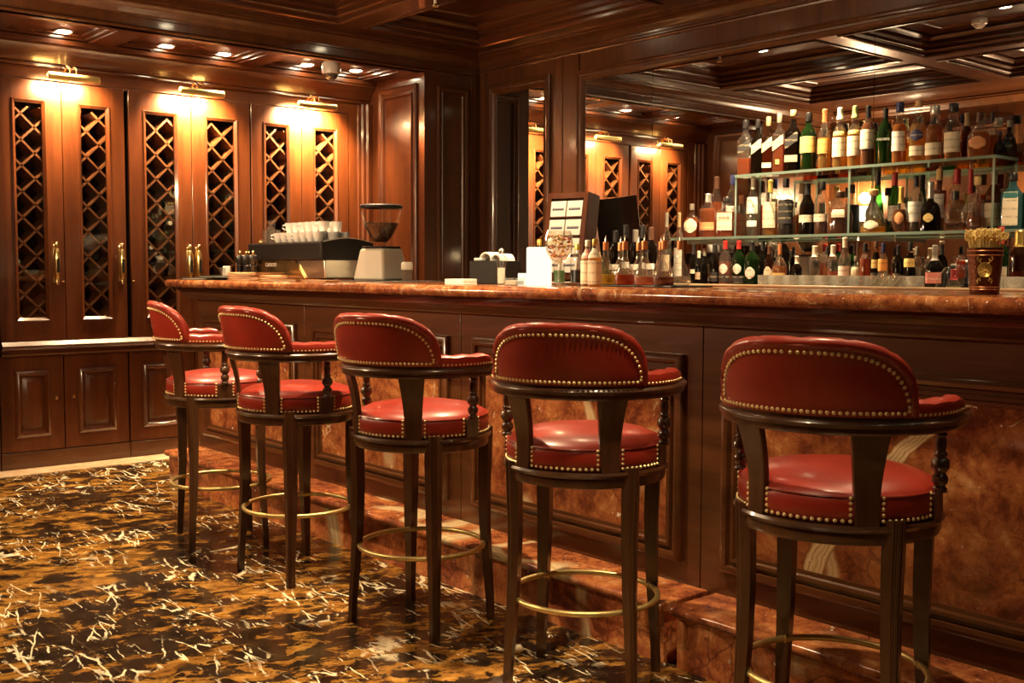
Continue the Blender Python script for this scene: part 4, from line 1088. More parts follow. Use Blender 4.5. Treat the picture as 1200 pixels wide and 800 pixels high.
MID = [
 (811, 239, 19, Y1, 'squat', G_CLEAR, 'red', .60, 'grey', .82, ((.14, .56, 'cream', 50, 0, 'oval'),), 'squat amber bottle with an oval cream label, leftmost on the lower glass shelf', {}),
 (830, 227, 20, Y1, 'round', G_CLEAR, 'red', .66, 'silver', .80, ((.16, .34, 'copper', 60),), 'bright amber-red bottle with orange label near the left end of the lower glass shelf', {}),
 (840, 207, 15, Y2, 'slim', G_CLEAR, 'red', .58, 'brown', .80, (), 'tall unlabelled amber bottle standing behind the bright amber-red one', {}),
 (852, 231, 20, Y1, 'square', G_CLEAR, 'red', .62, 'black', .84, ((.16, .60, 'cream', 44),), 'square bourbon bottle with big black letters on its cream label', {'text': ('KNOB', .47, .021, INK)}),
 (859, 205, 16, Y2 + .02, 'round', G_CLEAR, 'clear', .5, 'blue', .84, ((.30, .5, 'white', 50),), 'tall clear bottle with a navy cap behind the square bourbon bottle', {}),
 (869, 229, 12, Y2, 'slim', G_CLEAR, 'gold', .5, 'tan', .80, ((.02, .55, 'tan', 70),), 'tan-labelled bottle just inside the left glass upright of the shelf case', {}),
 (883, 208, 15, Y1, 'round', G_CLEAR, 'clear', .5, 'white', .80, ((.38, .66, 'white', 60), (.16, .26, 'white', 50)), 'clear bottle with a white label in the left end of the glass case', {}),
 (903, 211, 17, Y1, 'round', G_CLEAR, 'gold', .60, 'gold', .78, ((.14, .60, 'cream', 60),), 'rum bottle with a large cream label and gold capsule on the lower glass shelf', {}),
 (921.5, 209, 18, Y1, 'round', G_CLEAR, 'black', .62, 'black', .84, ((.20, .60, 'black', 62),), 'dark rum bottle with a black label and clear shoulders on the lower glass shelf', {}),
 (939, 215, 11, Y2, 'slim', G_CLEAR, 'gold', .4, 'tan', .80, (), 'slim pale bottle with a tan cap standing behind between two dark bottles', {}),
 (946.5, 215, 18, Y1, 'slim', G_DARK, 'brown', .6, 'black', .78, ((.24, .38, 'cream', 66),), 'dark brown bottle with a cream label band and white tax strip', {}),
 (964, 213, 18, Y1, 'round', G_CLEAR, 'brown', .36, 'black', .84, ((.24, .38, 'cream', 66),), 'clear-shouldered bottle with a low cream band beside the squat brown decanter', {}),
 (985, 224, 29, Y1 - .01, 'squat', G_CLEAR, 'brown', .62, 'brown', .84, ((.38, .56, 'tan', 30),), 'squat wide brown decanter bottle with a small tan label on the lower glass shelf', {}),
 (1029, 199, 15, Y2, 'riesling', G_GREEN, None, 0, 'black', .76, (), 'tall slender green wine bottle behind the pear-shaped cognac', {'name': 'wine_bottle'}),
 (1024, 222, 31, Y1 - .01, 'pear', G_CLEAR, 'gold', .14, 'cork', .86, ((.08, .28, 'cream', 34, 0, 'oval'),), 'pear-shaped clear cognac bottle, nearly empty, on the lower glass shelf', {}),
 (1049, 202, 15, Y2, 'wine', G_GREEN, 'red', .4, 'red', .78, ((.2, .45, 'white', 50),), 'green bottle with a long red capsule behind the round dark cognac', {}),
 (1056.5, 219, 21, Y1, 'globe', G_CLEAR, 'brown', .50, 'gold', .64, ((.18, .44, 'copper', 30, 0, 'oval'),), 'round dark cognac bottle with a gold neck and orange seal', {}),
 (1074, 206, 18, Y1 + .03, 'round', G_CLEAR, 'clear', .55, 'black', .80, ((.18, .54, 'white', 55),), 'clear bottle with a white label and black capsule left of the bell-shaped bottle', {}),
 (1091, 213, 26, Y1 - .025, 'bell', G_DARK, None, 0, 'silver', .66, ((.18, .36, 'gold', 26, 0, 'oval'),), 'bell-shaped black cognac bottle with a small gold oval on the lower glass shelf', {}),
 (1101.5, 198, 17, Y2, 'wine', G_CLEAR, 'red', .66, 'cork', .82, ((.22, .60, 'white', 50),), 'amber bottle with cork stopper and white label behind the bell-shaped bottle', {}),
 (1120, 224, 25, Y1 - .01, 'flask', G_CLEAR, 'brown', .20, 'black', .78, (), 'round-shouldered clear flask with black stopper and little spirit left', {}),
 (1122, 198, 18, Y2, 'wine', G_CLEAR, 'gold', .5, 'red', .76, (), 'bottle with a red capsule standing behind the clear flask', {}),
 (1138, 198, 16, Y2, 'pear', G_CLEAR, 'amber', .3, 'red', .60, (), 'long-necked bottle dipped in red wax on the lower glass shelf', {}),
 (1146, 207, 21, Y1 - .02, 'bell', G_CLEAR, 'brown', .24, 'cork', .84, (), 'tall clear cut decanter with dark spirit at its base on the lower glass shelf', {}),
 (1165, 201, 18, Y1 + .04, 'round', G_BROWN, 'brown', .5, 'grey', .78, ((.06, .46, 'tan', 66),), 'brown bottle with a broad tan label just right of the case end', {}),
 (1187.5, 203, 23, Y1 - .02, 'square', G_BLUE, 'clear', .6, 'black', .86, ((.06, .66, 'cream', 36),), 'pale blue square gin bottle with a tall cream label, lower glass shelf', {}),
 (1209, 205, 20, Y1 + .02, 'round', G_GREEN, None, 0, 'black', .84, (), 'dark green bottle cut off by the right edge of the picture', {}),
]
row(MID, ZS2, 'bottles on the lower glass shelf')
Y3, Y4 = 4.66, 4.80
BOT = [
 (781.5, 249, 11, 4.62, 'round', G_CLEAR, 'clear', .5, 'grey', .80, ((.2, .42, 'tan', 55),), 'tall clear bottle with a grey cap standing left of the shelves, farther left of two', {}),
 (796, 249, 11, 4.46, 'round', G_CLEAR, 'clear', .5, 'tan', .80, ((.14, .52, 'white', 55),), 'tall clear bottle with a white label just left of the lower glass shelf', {}),
 (813, 286, 9, Y3, 'wine', G_DARK, None, 0, 'black', .76, ((.3, .4, 'cream', 40),), 'small black bottle at the left end of the bottom row, tallest of three', {}),
 (819, 294, 9, Y3 - .08, 'wine', G_DARK, None, 0, 'white', .80, ((.2, .4, 'tan', 40),), 'small black bottle with a pale cap near the left end, bottom row', {}),
 (825.5, 291, 9, Y4, 'wine', G_DARK, None, 0, 'grey', .80, (), 'small black bottle with a grey cap behind the pale-capped one in the bottom row', {}),
 (838, 286, 13, Y3, 'wine', G_DARK, None, 0, 'black', .80, ((.12, .34, 'black', 50),), 'black bottle left of the first red-capped vermouth', {}),
 (850, 282, 15, Y3, 'round', G_CLEAR, 'pink', .55, 'red', .82, ((.28, .50, 'white', 40, 0, 'oval'), (.10, .26, 'black', 60)), 'clear vermouth bottle with a red cap and round pale label', {}),
 (866, 282, 15, Y3, 'round', G_GREEN, None, 0, 'red', .82, ((.28, .50, 'white', 40, 0, 'oval'), (.08, .24, 'black', 60)), 'green vermouth bottle with a red cap and round pale label', {}),
 (881.5, 283, 18, Y3, 'round', G_GREEN, None, 0, 'black', .80, ((.18, .44, 'white', 40, 0, 'oval'),), 'stout dark green bottle with a black cap right of the red-capped vermouths', {}),
 (894, 282, 12, Y4, 'wine', G_DARK, None, 0, 'black', .80, (), 'plain black bottle behind the brown bottle with the oval label', {}),
 (901.5, 288, 12, Y3, 'round', G_BROWN, 'brown', .6, 'brown', .80, ((.14, .50, 'cream', 55, 0, 'oval'),), 'brown bottle with a cream oval label in the bottom row', {}),
 (914, 286, 17, Y3, 'squat', G_CLEAR, 'amber', .5, 'copper', .76, ((.10, .34, 'gold', 60),), 'amber bottle with a copper neck and gold label in the bottom row', {}),
 (934, 300, 12, Y3, 'round', G_DARK, None, 0, 'white', .76, (), 'short dark bottle with a white tax strip behind the tumblers', {}),
 (955, 288, 13, Y3, 'wine', G_CLEAR, 'clear', .5, 'white', .74, (), 'clear bottle with a long white capsule behind the tumblers, left of two such', {}),
 (969.5, 289, 9, Y4, 'wine', G_CLEAR, 'amber', .5, 'black', .80, (), 'thin bottle with a black cap between the two white-capsuled bottles', {}),
 (976.5, 287, 13, Y3, 'wine', G_CLEAR, 'pink', .4, 'white', .74, (), 'clear bottle with a long white capsule behind the tumblers, right of two such', {}),
 (990.5, 278, 14, Y3, 'slim', G_CLEAR, 'clear', .5, 'white', .80, ((.16, .44, 'white', 66),), 'tall clear bottle with a white label rising over the tumblers', {}),
 (1003, 300, 10, Y4, 'round', G_CLEAR, 'clear', .4, 'grey', .84, ((.3, .66, 'cream', 60),), 'small cream-labelled bottle behind the glass upright in the bottom row', {}),
 (1014, 285, 12, Y3, 'wine', G_CLEAR, 'red', .66, 'black', .80, (), 'coppery bottle with a black cap left of the two long-necked bottles', {}),
 (1027, 283, 10, Y3, 'wine', G_DARK, None, 0, 'brown', .84, ((.44, .62, 'gold', 60),), 'dark long-necked bottle with a gold band in the bottom row', {}),
 (1035.5, 285, 11, Y3 - .06, 'wine', G_CLEAR, 'clear', .5, 'blue', .80, ((.40, .66, 'orange', 66),), 'clear bottle with a red-orange shoulder label behind the leaning glasses', {}),
 (1053, 287, 13, Y3, 'round', G_DARK, None, 0, 'black', .78, (), 'plain dark bottle behind the tumblers in the middle of the bottom row', {}),
 (1067, 284, 13, Y3, 'wine', G_DARK, None, 0, 'black', .82, ((.48, .66, 'yellow', 66), (.08, .26, 'orange', 66)), 'dark bottle with a yellow shoulder label in the bottom row', {}),
 (1075, 289, 10, Y4, 'wine', G_CLEAR, 'clear', .5, 'grey', .80, (), 'grey-capped bottle behind the yellow-labelled one in the bottom row', {}),
 (1096, 287, 21, Y3 - .1, 'squat', G_DARK, 'brown', .5, 'grey', .66, ((.16, .40, 'pink', 50),), 'squat dark bottle with a pinkish red label left of the glass bowl', {}),
 (1104, 286, 14, Y4, 'round', G_DARK, None, 0, 'black', .76, (), 'black bottle with a pourer behind the pink-labelled squat bottle', {}),
 (1173, 266, 18, 4.35, 'wine', G_GREEN, None, 0, 'red', .76, ((.06, .44, 'tan', 66),), 'green bottle with a red capsule and tan label right of the copper tumbler', {'name': 'wine_bottle'}),
 (1194.5, 270, 22, 4.3, 'wine', G_BROWN, 'gold', .4, 'gold', .76, (), 'bottle with a yellow foil neck at the right edge above the tumblers', {}),
]
row([e for e in BOT if e[3] > 4.45], 1.155, 'bottles in the bottom row')
# these two stand in the service shelf's row, nearer the bar
t = thing('ice_well', 'low steel ice well counter behind the right end of the bar', 'counter', (0, 0, 0))
k = MB(); k.box((-2.35, 4.20, 0), (-1.0, 4.40, 1.135)); k.build('body', M_STEEL, t, bevel=.004)
row([e for e in BOT if e[3] <= 4.45], 1.135, 'bottles at the right end of the bar')
# dark wine bottles on the back bar behind the decanters
WB = [(721.5, 270, 9, 4.52, 'black', 'black wine bottle with a pale label band behind the yellow decanter, leftmost of its row'),
      (733.5, 263, 11, 4.60, 'black', 'black-capped wine bottle behind the red decanter'),
      (745, 269, 8, 4.51, 'grey', 'grey-capped wine bottle between two black-capped ones behind the decanters'),
      (753.5, 263.5, 12, 4.60, 'black', 'black-capped wine bottle behind the pink decanter'),
      (763, 266, 8, 4.51, 'brown', 'brown-capped wine bottle, rightmost behind the decanters')]
for px, yt, w, Y, cp, lab in WB:
    p = at(px, yt, Y=Y); bottle('wine_bottle', p.x, p.y, 1.1555, p.z - 1.1555, .036, 'wine', G_DARK, None, 0, cp, .78, ((.28, .38, 'white', 50), (.10, .26, 'black', 50)), lab, 'wine bottles behind the decanters')

# tumblers upside the service shelf
def make_tumbler(label):
    m = MB()
    m.lathe([(0, 0), (.0255, 0), (.0275, .004), (.0305, .118), (.0290, .118), (.0262, .012), (0, .010)], 14)
    o = m.build('tumbler', G_TUMBLER)
    return tag(o, label, 'glass', 'tumblers on the service shelf')
g0 = None
def put_glass(x, y, z, label, tilt=None):
    global g0
    if g0 is None: g0 = make_tumbler(label); o = g0
    else: o = g0.copy(); COL.objects.link(o); o['label'] = label
    o.location = (x, y, z)
    o.rotation_euler = tilt or (0, 0, random.random())
    return o
ROWN = ['front', 'second', 'third']
for r, Y in enumerate((3.475, 3.565)):
    xa, xb = at(897 + r * 3, 330, Y=Y).x, at(1092, 330, Y=Y).x
    x = xa
    while x < xb:
        if not (r == 0 and at(1003, 330, Y=Y).x < x < at(1052, 330, Y=Y).x): put_glass(x, Y, 1.1055, 'clear tumbler in the %s row behind the bar, left of the glass dome' % ROWN[r])
        x += .0685
for r, Y in enumerate((3.475, 3.555)):
    for k in range(5):
        put_glass(at(1166, 330, Y=Y).x + k * .07, Y, 1.1055, 'clear tumbler in the %s row of glasses right of the copper tumbler' % ROWN[r])
# big glass bowl turned over the yellow bottle
p = at(1121, 334, Y=3.60); d = depth(p)
t = tag(MB().lathe([(.066, .0), (.070, .02), (.069, .075), (.060, .12), (.040, .147), (.014, .158), (.012, .172), (.016, .182), (0, .188)], 28).build('glass_cloche', thin_glass('cloche_glass', (.95, .95, .93), 1.2, .02, 1.5)), 'big clear glass dome over the yellow-labelled bottle', 'glass dome')
t.location = (p.x, 3.60, 1.1055)
q = at(1118.5, 291, Y=3.59); bottle('liquor_bottle', q.x, 3.59, 1.1058, .142, .0235, 'wine', G_CLEAR, 'yellow', .5, 'red', .74, ((.06, .58, 'yellow', 75),), 'small bottle with a bright yellow label under the glass dome', 'bottles at the right end of the bar')
q = at(1132, 300, Y=3.62); bottle('liquor_bottle', q.x, 3.625, 1.1058, .115, .018, 'round', G_DARK, None, 0, 'black', .8, ((.1, .5, 'cream', 60),), 'small dark bottle with a cream label under the glass dome', 'bottles at the right end of the bar')
# ------------------------------------------------------------------ things on the bar top
def pos(px, Y): p = at(px, 333, Y=Y); return p.x, Y, F / depth((p.x, Y, ZT))
Z = ZT + .0006
# coffee machine
x0, Y0 = at(292, 300, Y=3.02).x, 3.02; x1 = at(377, 300, Y=3.02).x; y1 = 3.33
t = thing('coffee_machine', 'black and steel espresso machine with white cups stacked on top', 'coffee machine', (x0, Y0, Z))
w, dd = x1 - x0, y1 - Y0
m = MB(); m.box((.03, .02, .012), (w - .004, dd, .115)); m.build('lower_body', M_STEEL, t, bevel=.006)
m = MB()
for x in (.08, w - .08):
    for y in (.05, dd - .05): m.solid([(.018, 0), (.022, .012)], 12, (x, y, 0))
m.build('feet', M_BLACK, t)
m = MB(); m.box((-.005, -.006, .112), (w, dd + .004, .205)); m.build('upper_housing', M_BLACK, t, bevel=.006)
m = MB()
secs = []
for k in range(13):
    y = -.004 + (dd + .004) * k / 12; zt = .208 + .022 * math.sin(PI * k / 12)
    secs.append([Vector((w - .004, y, .110)), Vector((w + .014, y, .110)), Vector((w + .014, y, zt)), Vector((w - .004, y, zt))])
m.loft(secs); sp = m.build('side_panel', M_BLACK, t)
m = MB(); m.tube([(w + .015, -.0 + dd * k / 12, .207 + .022 * math.sin(PI * k / 12)) for k in range(13)], .003, 6); m.build('panel_trim', M_STEEL, sp)
m = MB(); m.box((-.002, -.002, .204), (w - .006, dd, .209)); m.build('cup_tray', M_STEEL, t)
m = MB(); m.ext([(.03, 0), (w - .20, 0), (w - .30, .095), (.10, .095)], (1, 0, 0), (0, 0, 1), (0, .018, .014), (0, .010, .014)); m.build('back_plate', M_BRASS, t)
text_mesh('badge_lettering', 'CASADIO', .030, M_PAPER, t, (w * .30, .0085, .085))
m = MB()
for x in (.22, .52):
    m.solid([(.035, .085), (.037, .112)], 16, (x, dd + .03, 0)); m.tube([(x, dd + .03, .098), (x, dd + .15, .09)], .011, 8)
m.build('group_head', M_STEEL, t)
# cups on the machine
def make_cup(label):
    m = MB(); m.lathe([(0, .003), (.020, 0), (.022, .003), (.029, .03), (.032, .055), (.0300, .055), (.027, .03), (.020, .006), (0, .006)], 18)
    o = m.build('coffee_cup', M_WHITE); tag(o, label, 'cup', 'white cups on the coffee machine')
    h = MB(); h.tube([(.029, 0, .044), (.044, 0, .042), (.046, 0, .026), (.026, 0, .017)], .0035, 6); h.build('cup_handle', M_WHITE, o)
    return o
cup0 = None
NTH = ['first', 'second', 'third', 'fourth', 'fifth', 'sixth', 'seventh', 'eighth', 'ninth', 'tenth']
for r, (Y, z) in enumerate(((3.07, .2095), (3.15, .2095), (3.23, .2095))):
    for k in range(7):
        x = x0 + .27 + k * .072 + (r % 2) * .02
        if x > x1 - .03: continue
        lab = 'white coffee cup, %s from the left in the %s row on the espresso machine' % (NTH[k], ['front', 'middle', 'rear'][r])
        if cup0 is None: cup0 = make_cup(lab); o = cup0
        else:
            o = cup0.copy(); COL.objects.link(o); o['label'] = lab
            for ch in cup0.children: c = ch.copy(); COL.objects.link(c); c.parent = o
        o.location = (x, Y, Z + z); o.rotation_euler = (0, 0, random.uniform(1.2, 5))
for r, Y in enumerate((3.11, 3.19)):
    for k in range(6):
        x = x0 + .33 + k * .072
        if x > x1 - .05: continue
        o = cup0.copy(); COL.objects.link(o); o['label'] = 'white coffee cup, %s from the left stacked on top of the %s rows' % (NTH[k], ['front', 'rear'][r])
        for ch in cup0.children: c = ch.copy(); COL.objects.link(c); c.parent = o
        o.location = (x, Y, Z + .2095 + .0555); o.rotation_euler = (0, 0, random.uniform(1.2, 5))
for k, px in enumerate((314, 328)):
    x = x0 + .10 + k * .085
    m = MB(); m.lathe([(0, 0), (.030, 0), (.031, .075), (.029, .075), (.028, .008), (0, .008)], 16); o = m.build('tumbler', G_CLEAR)
    tag(o, 'clear tumbler on the espresso machine, %s of the white cups' % ['farther left', 'just left'][k], 'glass', 'tumblers on the coffee machine'); o.location = (x, 3.09, Z + .2095)
m = MB(); m.solid([(.028, 0), (.030, .05), (.024, .066), (.010, .072), (.009, .094), (.004, .098)], 16); o = m.build('sugar_pourer', M_WHITE); tag(o, 'white pourer with a narrow spout standing among the coffee cups', 'pourer'); o.location = (at(364, 300, Y=3.30).x, 3.30, Z + .2095)
m = MB(); m.solid([(.008, 0), (.011, .012), (.006, .024)], 12); o = m.build('tamper_knob', M_BRASS); tag(o, 'small brass knob on the left end of the espresso machine', 'knob'); o.location = (x0 + .05, Y0 + .05, Z + .2095)

# coffee grinder
x, Y, s = pos(447, 3.22)
t = thing('coffee_grinder', 'grey coffee grinder with a clear bean hopper half full of beans', 'coffee grinder', (x, Y, Z), math.radians(12))
m = MB(); m.loft([[Vector((a * hx, b_ * hy, z)) for a, b_ in ((-1, -1), (1, -1), (1, 1), (-1, 1))] for z, hx, hy in ((.0, .112, .10), (.165, .082, .075))]); m.build('body', M_GREYPL, t, bevel=.012)
m = MB(); m.box((-.075, -.07, .165), (.075, .07, .176)); m.build('collar', M_BLACK, t, bevel=.006)
m = MB(); m.loft([[Vector((a * hx - .085, b_ * .05, z)) for a, b_ in ((-1, -1), (1, -1), (1, 1), (-1, 1))] for z, hx in ((.0, .045), (.10, .025))]); m.build('dosing_chute', M_GREYPL, t, bevel=.006)
m = MB(); m.lathe([(.032, .176), (.034, .196), (.052, .215), (.085, .275), (.103, .34), (.108, .372), (.106, .372), (.101, .34), (.083, .277), (.05, .219), (.031, .198)], 28); m.build('bean_hopper', G_HOPPER, t)
m = MB(); m.solid([(.030, .199), (.0492, .219), (.0825, .277), (.0895, .296), (.06, .300)], 28)
def beans_mat():
    mm, nt, out = newmat('coffee_beans'); v = N(nt, 'ShaderNodeTexVoronoi'); setin(v, Scale=95.0); nt.links.new(coords(nt), v.inputs['Vector'])
    principled(nt, out, ramp(nt, v.outputs[0], [(0.0, (.085, .038, .016)), (.6, (.018, .008, .004))]), .35, normal=bump(nt, v.outputs[0], .8, .003)); return mm
o = m.build('coffee_beans', beans_mat(), t); o['kind'] = 'stuff'
m = MB(); m.solid([(.104, .372), (.112, .376), (.112, .386), (.104, .392), (.03, .394)], 28); m.build('hopper_lid', M_BLACK, t)
m = MB(); m.box((at(405, 330, Y=3.2).x, 3.05, ZT + .0003), (at(494, 330, Y=3.2).x, 3.36, ZT + .005)); o = m.build('rubber_mat', M_DARKGREY, bevel=.002); tag(o, 'thin dark mat on the bar under the coffee grinder', 'mat')
t.location.z = ZT + .0056
x, Y, s = pos(477, 3.2)
m = MB(); m.solid([(.026, 0), (.027, .004), (.027, .055)], 18); o = m.build('canister', thin_glass('smoky_plastic', (.7, .6, .5), 1, .1, 1.45, .35, (.5, .4, .33))); o.location = (x, Y, ZT + .0056); tag(o, 'small lidded canister right beside the coffee grinder', 'canister')
m = MB(); m.solid([(.029, .055), (.029, .085), (.024, .094)], 18); m.build('canister_lid', M_GREYPL, o)

# pepper mills
def make_mill(label):
    m = MB(); m.solid([(.023, 0), (.024, .010), (.017, .022), (.015, .035), (.018, .050), (.0195, .053), (.0195, .056), (.015, .060), (.022, .068), (.026, .080), (.023, .094), (.012, .100)], 18)
    o = m.build('pepper_mill', M_BLACKWOOD); tag(o, label, 'pepper mill', 'black pepper mills')
    k = MB(); k.solid([(.005, .099), (.008, .104), (.009, .110), (.005, .116)], 12); k.build('brass_knob', M_BRASS, o)
    return o
mill0 = None
for px, Y, lab in ((281.5, 2.93, 'black pepper mill with brass knob, leftmost of the four'), (289, 2.95, 'black pepper mill with brass knob, second from the left, in front'), (292, 3.0, 'black pepper mill with brass knob standing behind the others'), (297, 2.92, 'black pepper mill with brass knob nearest the espresso machine')):
    x, Y, s = pos(px, Y)
    if mill0 is None: mill0 = make_mill(lab); o = mill0
    else:
        o = mill0.copy(); COL.objects.link(o); o['label'] = lab
        for ch in mill0.children: c = ch.copy(); COL.objects.link(c); c.parent = o
    o.location = (x, Y, Z + .0)
    o.scale = (1.1, 1.1, 1.42)
# cup of white sachets
x, Y, s = pos(265, 2.95)
m = MB(); m.lathe([(0, 0), (.030, 0), (.036, .07), (.034, .07), (.028, .004), (0, .004)], 16); o = m.build('sachet_cup', G_CLEAR); o.location = (x, Y, Z); tag(o, 'clear cup holding white sugar sachets beside the pepper mills', 'cup')
for k in range(7):
    a = k * 2 * PI / 7; m = MB(); m.box((-.011, -.0015, 0), (.011, .0015, .074)); q = m.build('sugar_sachet', M_PAPER, bevel=.001)
    q.location = (x + .016 * math.cos(a), Y + .016 * math.sin(a), Z + .0045); q.rotation_euler = (.10 * math.sin(a), -.10 * math.cos(a) * 0, a + PI / 2)
    tag(q, 'white sugar sachet standing in the clear cup by the pepper mills', 'sachet', 'sugar sachets')
# folders and menus
def folio(name, px, Y, w, d, h, rz, mat, page, label, zz=0.0, curl=.0):
    x, Y, s = pos(px, Y)
    t = thing(name, label, 'menu', (x, Y, Z + zz), rz, None)
    for nm, z0, hh, mt, ins in (('lower_cover', 0, h * .28, mat, 0), ('page_block', h * .28, h * .44, page, .008), ('upper_cover', h * .72, h * .28, mat, 0)):
        secs = []
        for k in range(9):
            u = -1 + 2 * k / 8; zc = z0 + curl * u * u * (1 if nm != 'lower_cover' else .6)
            ww = (w / 2 - ins)
            secs.append([Vector((u * ww, -d / 2 + ins, zc)), Vector((u * ww, d / 2 - ins, zc)), Vector((u * ww, d / 2 - ins, zc + hh)), Vector((u * ww, -d / 2 + ins, zc + hh))])
        m = MB(); m.loft(secs); m.build(nm, mt, t)
    return t
M_BLKGRN = plain('black_green_leather', (.022, .028, .024), .4)
folio('menu_folder', 247, 2.80, .30, .20, .012, .18, M_BLKGRN, M_PAPER, 'thin black folder lying at the left end of the bar top')
folio('menu_folder', 263, 2.79, .24, .16, .010, .35, M_BLKGRN, M_PAPER, 'black-green folder lying across the thin black one at the bar end', .0135)
for k, (px, Y, zz, rz, lab) in enumerate(((300, 2.84, 0, .1, 'tan leather menu at the bottom of the curled stack before the pepper mills'), (302, 2.85, .013, .16, 'tan leather menu in the middle of the curled stack before the pepper mills'), (299, 2.84, .026, .05, 'curled tan leather menu on top of the stack before the pepper mills'))):
    folio('leather_menu', px, Y, .30, .17, .011, rz, M_TAN, M_PAPER, lab, zz, .006)
folio('leather_menu', 336, 2.70, .34, .11, .011, .04, M_TAN, M_PAPER, 'long tan leather menu lying flat at the bar edge before the espresso machine', 0, .003)
folio('leather_menu', 332, 2.71, .26, .10, .011, .0, M_TAN, M_PAPER, 'shorter tan menu lying on the long one at the bar edge', .0145, .004)
folio('leather_menu', 376, 2.72, .22, .09, .010, .02, M_TAN, M_PAPER, 'thin tan menu lying to the right of the menu pile, before the machine')

# coasters, napkin caddy and clear box
x, Y, s = pos(540, 2.83)
for k in range(4):
    m = MB(); m.box((-.048, -.048, 0), (.048, .048, .0055)); o = m.build('coaster', M_PAPER, bevel=.001); o.location = (x + random.uniform(-.002, .002), Y, Z + k * .0058); o.rotation_euler = (0, 0, .3)
    tag(o, 'pale square coaster, %s in the stack left of the napkin caddy' % ['lowest', 'second lowest', 'second highest', 'topmost'][k], 'coaster', 'stacked coasters')
x, Y, s = pos(580, 3.05)
t = thing('napkin_caddy', 'matt black napkin caddy with white napkins spilling over its rim', 'napkin holder', (x, Y, Z), .12)
m = MB(); W2, D2, H2 = .088, .07, .100
m.box((-W2, -D2, 0), (W2, D2, .006)); m.box((-W2, -D2, 0), (W2, -D2 + .005, H2)); m.box((-W2, D2 - .005, 0), (W2, D2, H2)); m.box((-W2, -D2, 0), (-W2 + .005, D2, H2)); m.box((W2 - .005, -D2, 0), (W2, D2, H2))
m.build('tray', M_BLACK, t, bevel=.002)
m = MB(); m.box((.02, -D2 + .02, .006), (.026, D2 - .006, H2 - .004)); m.build('divider', M_BLACK, t)
for dx, r0, lab in ((-.015, .040, 'white napkin folded over the left part of the black caddy'), (.045, .033, 'white napkin folded over the right part of the black caddy')):
    m = MB(); secs = []
    for k in range(9):
        a = PI * k / 8
        secs.append([Vector((dx + q * math.cos(a), yv, .098 + q * math.sin(a))) for q, yv in ((r0, -.045), (r0, .045), (r0 - .008, .045), (r0 - .008, -.045))])
    m.loft(secs); o = m.build('napkin', M_PAPER, bevel=.002); o.location = (x, Y, Z); o.rotation_euler = (0, 0, .12); tag(o, lab, 'napkin')
m = MB(); m.box((-.080, -.05, .1005), (-.03, .05, .112)); o = m.build('napkin', M_PAPER, bevel=.003); o.location = (x, Y, Z); o.rotation_euler = (0, 0, .12); tag(o, 'flat white napkin resting on the left rim of the black caddy', 'napkin')
x, Y, s = pos(587.5, 2.93)
m = MB(); m.lathe([(0, 0), (.016, 0), (.017, .004), (.018, .075), (.024, .105), (.022, .115), (.010, .122), (.009, .13)], 18); o = m.build('salt_shaker', G_CLEAR); o.location = (x, Y, Z); tag(o, 'slender glass shaker half full of salt in front of the napkin caddy', 'shaker')
m = MB(); m.solid([(.0145, .005), (.0155, .070)], 16); m.build('salt', M_PAPER, o)['kind'] = 'stuff'
m = MB(); m.solid([(.011, .128), (.0125, .133), (.011, .145), (.005, .150)], 14); m.build('cap', M_STEEL, o)
x, Y, s = pos(603, 2.80)
t = thing('card_holder', 'low clear acrylic box holding small pale cards beside the candle', 'card holder', (x, Y, Z), .1)
m = MB(); m.frame((-.034, -.028, 0), (1, 0, 0), (0, 1, 0), (0, 0, 1), .068, .056, [(0, 0), (0, .030), (.003, .030), (.003, .003)], True); m.build('box', G_CLEAR, t)
m = MB(); m.box((-.029, -.023, .004), (.029, .023, .020)); m.build('cards', M_PAPER, t)
# lit candles
x, Y, s = pos(631.5, 2.88)
t = thing('candle', 'large square white pillar candle glowing on the bar', 'candle', (x, Y, Z), -.65)
m = MB(); m.box((-.046, -.046, 0), (.046, .046, .150)); m.build('wax', M_CANDLE, t, bevel=.004)
m = MB(); m.tube([(0, 0, .150), (.001, 0, .160)], .0012, 6); m.build('wick', M_BLACK, t)
pl = bpy.data.lights.new('candle_glow', 'POINT'); pl.energy = 1.6; pl.color = (1, .72, .36); pl.shadow_soft_size = .03
po = bpy.data.objects.new('candle_glow', pl); COL.objects.link(po); po.parent = t; po.location = (0, 0, .21)
x, Y, s = pos(613.5, 2.98)
m = MB(); m.box((-.022, -.022, 0), (.022, .022, .048)); o = m.build('candle', M_CANDLE, bevel=.003); o.location = (x, Y, Z); o.rotation_euler = (0, 0, -.65); tag(o, 'small white candle block left of the large glowing candle', 'candle')
# yellow-capped bottle behind the candle
x, Y, s = pos(632, 3.10)
bottle('sauce_bottle', x, Y, Z, .190, .026, 'round', G_BROWN, 'brown', .6, 'gold', .86, (), 'yellow-capped brown bottle peeping over the large candle', None)
